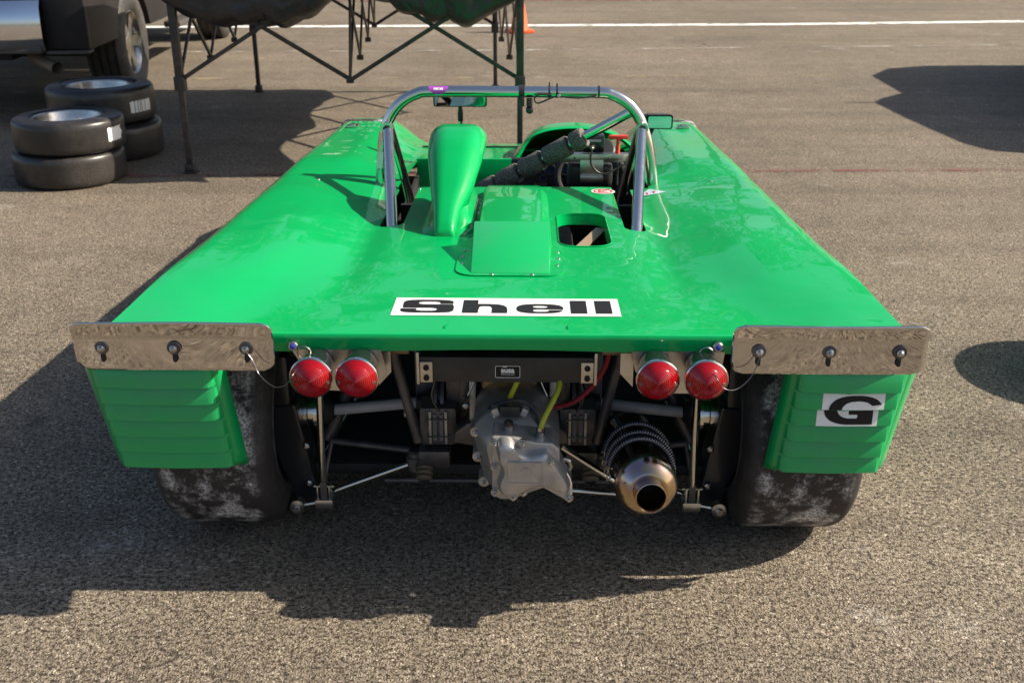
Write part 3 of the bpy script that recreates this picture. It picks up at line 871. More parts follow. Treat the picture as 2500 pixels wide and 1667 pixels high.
# ------------------------------------------------------------------ tail: corner panels with louvres, plates, lights
NL = 6
for sx in (-1, 1):
    def pan(x, s, out, sx=sx):
        # x: distance from the centre line, s: 0 top .. 1 bottom, out: rearward offset
        return (sx * (x + .014 * (1 - s) * (1 if x < .69 else 1.3)), lerp(-.032, .035, s) - out, lerp(.580, .268, s) - out * .2)
    X0, X1 = (.556, .836) if sx < 0 else (.553, .806)
    g = B()
    n1, n2 = 17, 17
    def fn(i, j):
        u, v = i / (n1 - 1), j / (n2 - 1)
        x = lerp(X0, X1 + .006 * (1 - v), u); s = v
        e = min(u, 1 - u) * (X1 - X0); roll = .018 * (1 - sstep(0, .022, e)) if e < .022 else 0
        eb = (1 - v) * .31; rb = .012 * (1 - sstep(0, .018, eb)) if eb < .018 else 0
        cr = 0
        return pan(x, s, -max(roll, rb) + .006 * math.sin(PI * u))
    g.grid(n1, n2, fn)
    o = g.obj('corner_panel', M['paint_worn'], car, smooth=50)
    pnl = bake(o, [('SOLIDIFY', dict(thickness=.004, offset=-1.0))])
    pitch = .132
    for k in range(NL):
        s0 = .160 + k * pitch; s1 = s0 + pitch * .93
        xa, xb = X0 + .020, X1 - .018
        g = B(); secs = []
        prof = [(0, 0.001), (.12, .005), (.75, .0145), (.95, .0170), (1.0, .0155), (1.0, .001)]
        for i, (xx, kk) in enumerate(((xa, .04), (xa + .004, .62), (xa + .011, .95), (xa + .022, 1.), ((xa + xb) / 2, 1.), (xb - .022, 1.), (xb - .011, .95), (xb - .004, .62), (xb, .04))):
            secs.append([pan(xx, lerp(s0, s1, t), h * kk + .0055 * math.sin(PI * (xx - X0) / (X1 - X0)) + .0008) for t, h in prof])
        g.loft(secs, False)
        g.obj('louvre', M['paint_worn'], pnl, smooth=22)
    if sx == 1:
        # white sticker with a G lying over the second and third louvre
        def lou(x, q):     # q 0 bottom .. 1 top across two louvres
            k = 2 if q < .5 else 1
            t = 1 - (q * 2 if q < .5 else q * 2 - 1)
            t = .06 + t * .87
            h = interp([(0, 0.001), (.12, .005), (.75, .0145), (.95, .0170)], t)
            s0 = .160 + k * pitch
            return x, lerp(s0, s0 + pitch * .93, t), h + .0055 * math.sin(PI * (x - X0) / (X1 - X0))
        def pf(off):
            return lambda a, b: (lambda r: pan(r[0], r[1], r[2] + off))(lou(a + (.004 if b >= .5 else 0), b))
        GX0, GX1 = .626, .748
        cells = cells_rect(GX0, 0, GX1, .4999, 8, 8) + cells_rect(GX0, .5001, GX1, 1., 8, 8)
        decal(pf(.0010), 'letter_sticker', M['white'], pnl, cells)
        def L_G(u, v):
            if not in_el(u, v, 0, 0, 1, 1, 2.3): 
                return False if not (u > .62 and v < .5 and u < .93 and v >= 0) else True
            if u > .62 and u < .93 and v < .47: return True
            if in_el(u, v, .25, .21, .82, .81, 2.2): 
                return (.47 - .13 < v < .47 and .48 < u < .93)
            if u > .75 and .47 < v < .70 - (1 - u) * .2: return False
            if u >= .93 and v < .47: return False
            return True
        cells = []
        for c_ in runs(L_G, GX0 + .014, .06, .105, .86, 80, 80):
            y0, y1 = c_[1], c_[3]
            if y0 < .5 < y1: continue
            nseg = max(1, int((c_[2] - c_[0]) / .012))
            for q in range(nseg): cells.append((lerp(c_[0], c_[2], q / nseg), y0, lerp(c_[0], c_[2], (q + 1) / nseg), y1))
        decal(pf(.0017), 'letter', M['blackvinyl'], pnl, cells)

    # polished plate: upright lower face, upper strip folded back over the deck edge
    xi, xo = (.449, .842) if sx < 0 else (.441, .818)
    outl = rrect((xi + xo) / 2, .5925, xo - xi, .106, .024, 8)
    g = B()
    nu, nv = 41, 23
    zb_, zt_, zfold = .540, .646, .610
    def pl(i, j, sx=sx, xi=xi, xo=xo):
        v = j / (nv - 1); u = i / (nu - 1)
        z = lerp(zb_, zt_, v)
        rad = .026 if v < .5 else .020
        d = min(z - zb_, zt_ - z)
        ins = rad - math.sqrt(max(0, rad * rad - max(0, rad - d) ** 2)) if d < rad else 0
        x = lerp(xi + ins, xo - ins, u)
        bow = .0035 * math.sin(2.1 * PI * u + 1.2 * sx) * (.4 + v) * .5
        y = -.058 + bow
        if z > zfold: y -= (z - zfold) * .30
        else: y += (zfold - z) * .05
        return (sx * x, y, z)
    g.grid(nu, nv, pl)
    o = g.obj('tail_plate', M['mirror'], car, smooth=25)
    plate = bake(o, [('SOLIDIFY', dict(thickness=.0028, offset=0))])
    for t in (.14, .50, .86):
        x = sx * lerp(xi, xo, t); z = .589
        g = B(); g.lathe([(.0140, 0), (.0140, -.002), (.0128, -.0035), (.005, -.0035)], (x, -.0585, z), 'Y', 24); wsh = g.obj('washer', M['dark_metal'], plate, smooth=30)
        g = B(); g.lathe([(.0075, 0), (.0075, -.004), (.0045, -.006), (.0045, -.011), (.001, -.0125)], (x, -.062, z), 'Y', 12); g.obj('bolt', M['steel'], plate, smooth=30)
        g = B(); g.prism(rrect(x, z - .021, .0085, .018, .004, 4), -.0615, -.0590); g.obj('adjuster_slot', M['black_m'], plate, smooth=0)
    # bracket behind the plate
    g = B(); g.box((sx * (xi + xo) / 2, -.028, .590), ((xo - xi) * .8, .040, .016)); g.obj('plate_bracket', M['black'], car)

    # tail lights and their bracket
    if sx < 0: poly = [(-.430, .562), (-.250, .562), (-.240, .515), (-.275, .470), (-.360, .472), (-.415, .535)]; lx = (-.377, -.288)
    else: poly = [(.255, .562), (.440, .562), (.436, .52), (.400, .470), (.300, .470), (.262, .52)]; lx = (.299, .393)
    g = B(); g.prism(poly, .000, .003); br = g.obj('light_bracket', M['alu_bright'], car, smooth=0)
    for x in lx:
        g = B(); g.lathe([(.030, .0), (.033, -.01), (.0355, -.03), (.0385, -.055), (.0405, -.066), (.0418, -.070), (.0418, -.076), (.040, -.078), (.038, -.074)], (x, -.002, .535), 'Y', 40, cap0=True)
        tl = g.obj('tail_light', M['black_gloss'], car, smooth=40)
        g = B(); g.lathe([(.0412, -.069), (.0426, -.0705), (.0428, -.0765), (.0408, -.0785)], (x, -.002, .535), 'Y', 40); g.obj('light_bezel', M['chrome'], tl, smooth=40)
        prof = [(.0405, -.077)]
        nr = 11
        for q in range(nr):
            r0 = .0400 - q * .0035
            h = -.078 - .0165 * (1 - (r0 / .0402) ** 2.4)
            prof += [(r0, h), (r0 - .0024, h - .0021), (r0 - .0031, h - .0014)]
        prof += [(.0014, -.0962), (.0003, -.0963)]
        g = B(); g.lathe(prof, (x, -.002, .535), 'Y', 48); g.obj('lens', M['lens'], tl, smooth=30)
        for a, mm in ((R(-8), 'steel'), (R(188), 'dark_metal')):
            q = Vector((x + .034 * math.cos(a), -.084, .535 + .034 * math.sin(a)))
            g = B(); g.lathe([(.0036, .003), (.0036, -.003), (.001, -.0035)], q, 'Y', 10); g.obj('lens_screw', M[mm], tl)
    # deck pin, ring and lanyard
    x = .4235 * sx
    zp = .574 if sx < 0 else .577
    g = B(); g.lathe([(.0105, .006), (.0105, -.008), (.0085, -.010), (.005, -.010)], (x, -.004, zp), 'Y', 18); pin = g.obj('deck_pin', M['steel'], car, smooth=30)
    g = B(); g.lathe([(.0052, -.009), (.0052, -.013), (.001, -.0145)], (x, -.004, zp), 'Y', 14); g.obj('pin_button', M['blue'], pin)
    rc = Vector((x - sx * .022, -.022, zp - .008))
    rc = Vector((x - sx * .024, -.020, zp - .010))
    g = B(); g.tube([rc + Vector((.0135 * math.cos(2 * PI * k / 24), -.002, .0135 * math.sin(2 * PI * k / 24))) for k in range(24)], .0016, 6, closed=True); g.obj('pin_ring', M['steel'], pin)
    xb_ = sx * (lerp(xi, xo, .14))
    g = B(); g.tube(catmull([rc + Vector((-sx * .004, -.003, -.013)), (sx * .405, -.102, .555), (sx * .42, -.108, .534), (sx * .445, -.104, .528), (sx * .475, -.085, .543), (sx * .49, -.075, .572), (xb_, -.071, .589)], 8), .0009, 6)
    g.obj('lanyard', M['spring'], pin, smooth=60)

# ------------------------------------------------------------------ rear mechanicals
def slick_profile(rad, wid, lip):
    h = wid / 2
    return [(lip, -h * .80), (lip + .012, -h * .93), (rad - .092, -h * .985), (rad - .090, -h * 1.01), (rad - .086, -h * 1.01), (rad - .084, -h * .99), (rad - .045, -h * 1.0), (rad - .020, -h * .95), (rad - .008, -h * .86), (rad - .002, -h * .74), (rad, -h * .5), (rad, 0),
            (rad, h * .5), (rad - .002, h * .74), (rad - .008, h * .86), (rad - .020, h * .95), (rad - .045, h * 1.0), (rad - .084, h * .99), (rad - .086, h * 1.01), (rad - .090, h * 1.01), (rad - .092, h * .985), (lip + .012, h * .93), (lip, h * .80)]
def wheel(x, y, rad, wid, sx, tm):
    w_ = B(); w_.lathe([(.165, -wid * .42), (.165, -wid * .40), (.15, -wid * .34), (.145, wid * .30), (.165, wid * .40), (.165, wid * .42)], (0, 0, 0), 'X', 48)
    w_.lathe([(.146, wid * .05 * sx), (.10, wid * .12 * sx), (.05, wid * .16 * sx), (.03, wid * .2 * sx), (.001, wid * .2 * sx)], (0, 0, 0), 'X', 48)
    wo = w_.obj('wheel', M['alu'], car, smooth=40); wo.location = (x, y, rad - .002)
    t_ = B(); t_.lathe(slick_profile(rad, wid, .168), (0, 0, 0), 'X', 96)
    t_.obj('tyre', tm, wo, smooth=50)
    return wo
for sx in (-1, 1):
    wheel(.652 * sx, .33, .275, .262, sx, M['slick_dusty'])
    wheel(.655 * sx, 2.60, .262, .22, sx, M['slick_dusty'])

for sx in (-1, 1):
    # upright
    poly = [(.548, .30), (.498, .305), (.487, .24), (.468, .115), (.450, .05), (.478, .032), (.517, .045), (.535, .11), (.556, .19), (.560, .26)]
    g = B(); g.prism([(sx * a, b) for a, b in poly], .27, .355); up = g.obj('upright', M['upright'], car, smooth=0, bev=.006)
    g = B(); g.box((sx * .545, .32, .36), (.07, .09, .13), bev=.01); g.obj('upright_cap', M['upright'], up)
    # hub, constant velocity joint, driveshaft
    g = B(); g.lathe([(.02, .0), (.040, .0), (.040, .03), (.036, .032), (.036, .046), (.046, .047), (.046, .055), (.030, .056)], (sx * .508, .33, .262), (-sx, 0, 0), 32); hub = g.obj('hub', M['chrome'], car, smooth=30)
    g = B(); g.lathe([(.030, 0), (.034, .012), (.030, .022), (.024, .03), (.016, .036)], (sx * .452, .33, .262), (-sx, 0, 0), 28); g.obj('joint_boot', M['black_m'], hub, smooth=60)
    for k in range(6):
        a = 2 * PI * k / 6
        q = (sx * .452, .33 + .040 * math.cos(a), .262 + .040 * math.sin(a))
        g = B(); g.lathe([(.0055, 0), (.0055, .008), (.002, .009)], q, (-sx, 0, 0), 6); g.obj('bolt', M['steel'], hub, smooth=20)
    g = B(); g.tube([(sx * .432, .33, .263), (sx * .20, .345, .280)], .0135, 20); ds = g.obj('driveshaft', M['grey'], car, smooth=60)
    g = B(); g.lathe([(.014, 0), (.024, .004), (.026, .03), (.034, .034), (.034, .05), (.02, .052)], (sx * .222, .345, .278), (-sx, 0, .02), 24); g.obj('shaft_flange', M['black'], ds)
    # inboard disc and caliper
    g = B(); g.lathe([(.035, -.012), (.105, -.012), (.105, -.004), (.085, -.004), (.085, .004), (.105, .004), (.105, .012), (.035, .012)], (sx * .163, .38, .268), 'X', 40); dsc = g.obj('brake_disc', M['dark_metal'], car, smooth=30)
    g = B(); g.box((sx * .163, .298, .255), (.090, .075, .100), bev=.014); cal = g.obj('caliper', M['dark_metal'], dsc)
    for q in (-.0075, .0075):
        g = B(); g.box((sx * .163 + q, .2585, .256), (.0085, .006, .068)); g.obj('brake_pad', M['greyframe'], dsc)
    for z in (.234, .279):
        g = B(); g.tube([(sx * .163 - .028, .2535, z), (sx * .163 + .028, .2535, z)], .0022, 6); g.obj('pad_pin', M['steel'], dsc)
    for q in (-.0185, .0185):
        g = B(); g.box((sx * .163 + q, .2575, .256), (.006, .008, .084), bev=.001); g.obj('caliper_bridge', M['alu'], dsc)
    # diagonal frame strut, vertical grey plate, lower joint
    g = B(); g.tube([(sx * .252, .19, .50), (sx * .248, .195, .455), (sx * .204, .20, .25)], .0115, 14); g.obj('frame_strut', M['dark_metal'], car, smooth=60)
    g = B(); g.box((sx * .205, .40, .38), (.045, .03, .22), bev=.004); g.obj('frame_plate', M['greyframe'], car)
    g = B(); g.lathe([(.010, -.03), (.016, -.028), (.016, -.018), (.021, -.016), (.021, .008), (.016, .010), (.016, .02), (.010, .024)], (sx * .222, .27, .165), 'Z', 20); lj = g.obj('pivot_bush', M['dark_metal'], car, smooth=30)
    g = B(); g.box((sx * .175, .28, .17), (.075, .05, .045), bev=.006); g.obj('pivot_bracket', M['dark_metal'], car)
    # lower links
    g = B(); g.tube([(sx * .448, .25, .075), (sx * .220, .265, .160)], .0075, 14); lk = g.obj('lower_link', M['chrome'], car, smooth=60)
    g = B(); g.tube([(sx * .430, .33, .180), (sx * .235, .30, .172)], .0085, 14); g.tube([(sx * .430, .33, .180), (sx * .448, .27, .085)], .006, 12); g.obj('upper_link', M['dark_metal'], car, smooth=60)
    # vertical drop link with clevis at the foot and rod end
    g = B(); g.tube([(sx * .428, .22, .37), (sx * .4335, .22, .150), (sx * .434, .22, .115)], [.0085, .0085, .0065], 14); dl = g.obj('drop_link', M['chrome'], car, smooth=50)
    g = B(); g.box((sx * .434, .222, .108), (.016, .018, .045), bev=.002); g.obj('link_fork', M['dark_metal'], dl)
    for q in (-.014, .014):
        g = B(); g.box((sx * .434 + q, .222, .098), (.004, .024, .050), bev=.001); g.obj('clevis_plate', M['alu_bright'], dl)
    g = B(); g.tube([(sx * .434 - .024, .22, .118), (sx * .434 + .024, .22, .118)], .0042, 8); g.obj('clevis_bolt', mat('brass_bolt', (.42, .33, .18), .3, 1.0) if sx < 0 else bpy.data.materials['brass_bolt'], dl)
    g = B(); g.box((sx * .434, .222, .075), (.044, .034, .026), bev=.006); g.obj('link_foot', M['alu_bright'], dl)
    g = B(); g.tube([(sx * .455, .222, .072), (sx * .485, .222, .066)], .006, 8); g.obj('threaded_stud', M['steel'], dl)
    g = B(); g.lathe([(.010, -.012), (.018, -.010), (.0205, -.004), (.0205, .004), (.018, .010), (.010, .012)], (sx * .500, .222, .064), 'Y', 24, True, True); g.obj('rod_end', M['steel'], dl, smooth=30)
    g = B(); g.lathe([(.0098, -.012), (.0098, -.020), (.0085, -.021), (.001, -.021)], (sx * .500, .222, .064), 'Y', 6); g.obj('bolt', M['alu_bright'], dl, smooth=20)
    # coil-over damper hidden behind the lights
    g = B(); a_, b_ = Vector((sx * .445, .36, .17)), Vector((sx * .30, .42, .50)); g.tube([a_, b_], .016, 14)
    dm = g.obj('damper', M['dark_metal'], car, smooth=60)
    hel = [a_.lerp(b_, k / 140) + Matrix.Rotation(k * 2 * PI / 20, 3, (b_ - a_).normalized()) @ ((b_ - a_).orthogonal().normalized() * .030) for k in range(25, 141)]
    g = B(); g.tube(hel, .0045, 8); g.obj('coil_spring', M['black_gloss'], dm, smooth=60)
    # inner wheel-arch panel, added to keep the underside dark
    g = B(); g.box((sx * .60, .95, .34), (.36, .010, .36)); g.obj('arch_panel', M['black_m'], car, smooth=0)

g = B(); g.box((0, .40, .088), (.46, .032, .030), bev=.003); g.obj('cross_member', M['greyframe'], car)
g = B(); g.tube([(-.40, .40, .498), (.40, .40, .498)], .011, 12); g.obj('upper_cross_tube', M['dark_metal'], car)
for sx in (-1, 1):
    g = B(); g.tube([(sx * .20, .06, .538), (sx * .255, .06, .538), (sx * .25, .16, .52)], .010, 12); g.obj('tail_frame_tube', mat('bronze_tube', (.22, .16, .10), .4, .6) if sx < 0 else bpy.data.materials['bronze_tube'], car)

# oil tank bar with its label
g = B(); g.box((.002, .09, .490), (.366, .05, .058), bev=.006); tank = g.obj('oil_cooler_tank', M['black'], car)
for x in (-.172, .176):
    sx = -1 if x < 0 else 1
    g = B(); g.box((x - sx * .006, .0625, .486), (.026, .003, .046), bev=.001); brk = g.obj('cooler_bracket', M['alu_bright'], tank)
    g = B(); g.box((x + sx * .011, .072, .496), (.006, .030, .072), bev=.001); g.obj('bracket_arm', M['alu_bright'], tank)
    for z in (.474, .497):
        g = B(); g.lathe([(.006, 0), (.0065, -.003), (.003, -.0045), (.001, -.0045)], (x - sx * .006, .061, z), 'Y', 14); g.obj('bolt', M['blackvinyl'], tank)
def text(body, size, loc, rot, name, m, parent, off=0.0):
    cu = bpy.data.curves.new('t', 'FONT'); cu.body = body; cu.size = size; cu.align_x = 'CENTER'; cu.extrude = .0003; cu.offset = off
    o = bpy.data.objects.new('t', cu); COL.objects.link(o)
    dg = bpy.context.evaluated_depsgraph_get(); dg.update()
    me = bpy.data.meshes.new_from_object(o.evaluated_get(dg)); bpy.data.objects.remove(o)
    o = link(name, me, m, parent, 0); o.location = loc; o.rotation_euler = rot; return o
g = B(); g.prism(rrect(.004, .487, .052, .027, .003), .0635, .0645); g.obj('tank_label', M['blackvinyl'], tank, smooth=0)
g = B()
o1, o2 = rrect(.004, .487, .052, .027, .003), rrect(.004, .487, .050, .025, .0025)
g.loft([[(x, .0632, z) for x, z in o1], [(x, .0632, z) for x, z in o2]]); g.obj('label_border', M['white'], tank, smooth=0)
text('susa', .0165, (.004, .0630, .4855), (R(90), 0, 0), 'label_name', M['white'], tank, .0006)
g = B(); g.box((-.002, .0630, .4985), (.009, .0004, .0016)); g.obj('label_macron', M['white'], tank, smooth=0)
text('www.susa.com', .0046, (.004, .0630, .4800), (R(90), 0, 0), 'label_address', M['white'], tank)
# mesh above the tank
g = B(); g.grid(40, 6, lambda i, j: (-.14 + .28 * i / 39, .07 + .10 * j / 5, .530 - .008 * j / 5 + .008 * math.sin(PI * i / 39))); g.obj('cooler_mesh', M['grille'], car, smooth=60)

# gearbox
case = [(-.071, .337), (-.062, .362), (-.035, .385), (.003, .396), (.044, .391), (.077, .371), (.102, .344), (.113, .313), (.116, .270), (.10, .225), (.05, .205), (-.034, .203), (-.054, .247), (-.063, .291)]
case = [(p.x, p.y) for p in catmull([(a, b, 0) for a, b in case], 4, True)]
cc_ = (.022, .30)
def scaled(poly, s, c=cc_): return [(c[0] + (a - c[0]) * s, c[1] + (b - c[1]) * s) for a, b in poly]
g = B()
g.loft([[(a, .42, b - .03) for a, b in scaled(case, 1.05)], [(a, .14, b) for a, b in scaled(case, 1.02)], [(a, .10, b) for a, b in case], [(a, .086, b) for a, b in case], [(a, .080, b) for a, b in scaled(case, .97)],
        [(a, .072, b) for a, b in scaled(case, .90)], [(a, .045, b) for a, b in scaled(case, .80)], [(a, .028, b) for a, b in scaled(case, .66)], [(a, .022, b) for a, b in scaled(case, .4)]], True, True, True)
gb = g.obj('gearbox', M['alu'], car, smooth=32)
g = B(); g.lathe([(.07, .06), (.078, .055), (.08, .04), (.106, .03), (.108, .015), (.095, 0), (.095, -.1)], (.022, .32, .292), (0, -1, 0), 40); g.obj('bell_housing', M['dark_metal'], gb, smooth=40)
cov = [(-.027, .378), (.02, .376), (.063, .367), (.098, .365), (.113, .351), (.114, .315), (.14, .27), (.142, .240), (.139, .229), (.126, .231), (.08, .259), (.047, .246), (.016, .231), (-.01, .231), (-.028, .242)]
g = B(); g.prism(cov, -.022, .05); cv = g.obj('gearbox_cover', M['alu'], gb, smooth=0, bev=.004)
plat = [(-.015, .367), (-.005, .377), (.012, .376), (.025, .36), (.042, .349), (.063, .350), (.085, .354), (.1, .339), (.133, .285), (.134, .261), (.125, .261), (.079, .278), (.051, .272), (.023, .254), (-.005, .254), (-.016, .277), (-.006, .311), (-.016, .343)]
plat = [(p.x, p.y) for p in catmull([(a, b, 0) for a, b in plat], 4, True)]
g = B()
g.loft([[(a, -.0205, b) for a, b in scaled(plat, 1.03, (.055, .31))], [(a, -.026, b) for a, b in scaled(plat, 1.0, (.055, .31))], [(a, -.040, b - .001) for a, b in scaled(plat, .97, (.055, .312))],
        [(a, -.048, b - .002) for a, b in scaled(plat, .90, (.055, .312))], [(a, -.0505, b - .002) for a, b in scaled(plat, .78, (.052, .312))]], True, False, True)
g.obj('cover_casting', M['alu'], gb, smooth=38)
g = B(); g.prism(rrect(.042, .313, .072, .050, .002), -.0535, -.0500); g.obj('maker_plate', M['alu'], gb, smooth=0, bev=.0008)
g = B()
ra, rb = rrect(.042, .313, .072, .050, .002), rrect(.042, .313, .067, .045, .002)
g.loft([[(x, -.0537, z) for x, z in ra], [(x, -.0555, z) for x, z in scaled(ra, .985, (.042, .313))], [(x, -.0555, z) for x, z in scaled(rb, 1.01, (.042, .313))], [(x, -.0537, z) for x, z in rb]]); g.obj('plate_border', M['alu'], gb, smooth=30)
g = B(); g.lathe([(.012, 0), (.012, -.0012), (.001, -.0014)], (.043, -.0535, .313), 'Y', 20); g.obj('plate_boss', M['alu'], gb, smooth=30)
def stud(x, y, z, s=1.0):
    g = B(); g.lathe([(.0092 * s, .004), (.0092 * s, -.0015), (.0066 * s, -.0017)], (x, y, z), 'Y', 20)
    g.lathe([(.0068 * s, -.0015), (.0068 * s, -.008), (.0058 * s, -.0085), (.0040 * s, -.0085)], (x, y, z), 'Y', 6)
    g.lathe([(.0040 * s, -.0080), (.0040 * s, -.0135), (.003 * s, -.0145), (.0003, -.0145)], (x, y, z), 'Y', 12)
    return g.obj('stud_nut', M['steel'], gb, smooth=25)
for x, z in [(-.021, .366), (.036, .366), (-.021, .310), (-.021, .250), (.038, .251), (.017, .240), (.134, .238)]: stud(x, -.024, z)
stud(.092, -.048, .337)
for x, z in [(-.065, .337), (-.061, .277), (-.049, .215), (-.022, .378), (.072, .346), (.108, .300), (.06, .212)]: stud(x, .078, z, 1.0)
for x, z in [(-.065, .337), (-.061, .277), (-.049, .215), (.072, .346), (-.022, .378)]:
    g = B(); g.tube([(x, .125, z), (x, .079, z)], .0125, 16); g.obj('stud_boss', M['alu'], gb, smooth=40)
g = B(); g.tube([(.007, .018, .366), (.007, .012, .392)], .0085, 16); g.obj('breather', M['alu'], gb)
g = B(); g.lathe([(.0095, 0), (.0095, .007), (.006, .008), (.006, .001)], (.007, .012, .390), (0, -.2, 1), 16); g.obj('breather_cap', mat('bronze_cap', (.10, .075, .05), .4, .8), gb)
g = B(); g.box((.009, .052, .402), (.042, .012, .024), bev=.003); g.obj('breather_box', M['black'], gb)
for sx in (-1, 1):
    g = B(); g.box((.009 + sx * .030, .065, .398), (.014, .03, .018), Matrix.Rotation(R(25 * sx), 3, 'Y'), bev=.002); g.obj('casing_lug', M['alu'], gb)
g = B(); g.tube(catmull([(-.035, .10, .385), (-.02, .075, .405), (.02, .07, .418), (.05, .075, .405), (.068, .07, .385), (.072, .065, .360)], 6), .0055, 10); g.obj('breather_pipe', M['black'], gb)
g = B(); g.tube(catmull([(.122, .03, .30), (.135, .03, .295), (.138, .03, .28), (.13, .03, .265)], 5), .005, 10); g.obj('casing_loop', M['steel'], gb)
g = B(); g.lathe([(.009, .01), (.009, -.006), (.006, -.010), (.001, -.0105)], (.073, .004, .372), (0, -.2, 1), 14); g.obj('hose_union', M['steel'], gb)
g = B(); g.tube([(.073, .004, .360), (.073, .004, .388)], [.0095, .0075], 6); g.obj('union_nut', M['alu_bright'], gb)

# catch bottle, hoses
g = B(); g.box((.004, .27, .388), (.128, .05, .075), bev=.014); g.obj('catch_bottle', M['tan'], car, smooth=60)
g = B(); g.tube(catmull([(.073, .003, .385), (.080, .010, .405), (.098, .035, .432), (.112, .06, .455), (.110, .085, .475), (.09, .10, .468), (.06, .11, .462), (.045, .115, .470)], 6), .0058, 12); g.obj('vent_hose', M['yellow'], car, smooth=60)
g = B(); g.tube(catmull([(.025, .075, .462), (.016, .075, .440), (.009, .08, .420), (.007, .09, .40)], 6), .0058, 12); g.obj('breather_hose', M['yellow'], car, smooth=60)
g = B(); g.tube(catmull([(.222, .16, .49), (.212, .17, .445), (.185, .18, .395), (.145, .19, .355), (.095, .20, .338), (.05, .20, .338)], 6), .0058, 12); g.obj('oil_hose', M['redhose'], car, smooth=60)
for sx in (-1, 1):
    g = B(); g.tube(catmull([(sx * .06, .24, .44), (sx * .075, .23, .39), (sx * .09, .225, .355)], 6), .0022, 8); g.lathe([(.009, -.004), (.009, .010), (.005, .014)], (sx * .095, .235, .345), (0, -1, 0), 8); g.obj('brake_line', M['steel'], car)
g = B(); g.box((0, .36, .36), (.30, .12, .17), bev=.02); g.box((0, .45, .25), (.27, .1, .2), bev=.02); g.obj('differential_casing', M['dark_metal'], car)

# exhaust
ax0, ax1 = Vector((.281, .26, .246)), Vector((.290, -.055, .291)); axd = (ax1 - ax0).normalized(); Lc = (ax1 - ax0).length
g = B(); g.lathe([(.030, -.03), (.035, .0), (.056, .02), (.0575, .03), (.0575, Lc - .01), (.0590, Lc - .008), (.0595, Lc + .002), (.058, Lc + .004)], ax0, axd, 48, cap0=True); can = g.obj('exhaust_silencer', M['can'], car, smooth=40)
g = B(); g.lathe([(.0600, Lc - .006), (.0655, Lc + .000), (.0660, Lc + .006), (.0640, Lc + .012), (.054, Lc + .026), (.041, Lc + .037), (.0325, Lc + .041), (.0305, Lc + .040)], ax0, axd, 64); g.obj('exhaust_cone', M['exhaust'], can, smooth=60)
g = B(); g.lathe([(.0320, Lc + .034), (.0312, Lc + .040), (.0305, Lc + .070), (.0318, Lc + .074), (.0315, Lc + .077), (.0295, Lc + .0775), (.0272, Lc + .074), (.0270, Lc - .02)], ax0, axd, 48); g.obj('exhaust_tip', M['exhaust'], can, smooth=40)
g = B(); g.lathe([(.027, Lc - .018), (.001, Lc - .018)], ax0, axd, 32); g.obj('tip_shade_disc', M['black_m'], can)  # black disc closing the bore, stands in for the shade inside the pipe
g = B(); q = ax0 + axd * (Lc + .022) + Vector((-.043, -.006, .012)); g.box(q, (.012, .008, .010), bev=.002); g.obj('cone_tab', M['exhaust'], can)
def arc_spring(cy, zc, rr, a0, a1, r_w, turns, xc=.286):
    pts = []; n = turns * 9
    for k in range(n + 1):
        t = k / n; a = R(lerp(a0, a1, t)); ph = 2 * PI * turns * t
        c = Vector((xc + rr * math.cos(a), cy + .02 * math.cos((t - .5) * PI) , zc + rr * math.sin(a)))
        rad = Vector((math.cos(a), 0, math.sin(a)))
        pts.append(c + rad * r_w * math.cos(ph) + Vector((0, 1, 0)) * r_w * math.sin(ph))
    return pts
for cy, zc, rr in ((.10, .268, .071), (.045, .276, .071), (.012, .281, .068)):
    g = B(); g.tube(arc_spring(cy, zc, rr, 172, 8, .0058, 38), .0023, 6, caps=True); sp = g.obj('exhaust_spring', M['spring'], can, smooth=60)
    for s_, a in ((-1, 172), (1, 8)):
        q = Vector((.286 + rr * math.cos(R(a)), cy, zc + rr * math.sin(R(a))))
        g = B(); g.tube(catmull([q, q + Vector((0, 0, -.012)), q + Vector((-s_ * .004, -.003, -.022)), q + Vector((s_ * .004, -.006, -.026)), q + Vector((s_ * .003, -.006, -.014))], 5), .0016, 6); g.obj('spring_hook', M['steel'], can)
# exhaust support links seen beside the gearbox
g = B(); g.tube([(.122, .15, .265), (.255, .16, .165)], .008, 14); g.obj('exhaust_stay', M['chrome'], car, smooth=60)
g = B(); g.tube([(.135, .20, .125), (.262, .20, .115)], .008, 14); g.obj('lower_stay', M['chrome'], car, smooth=60)

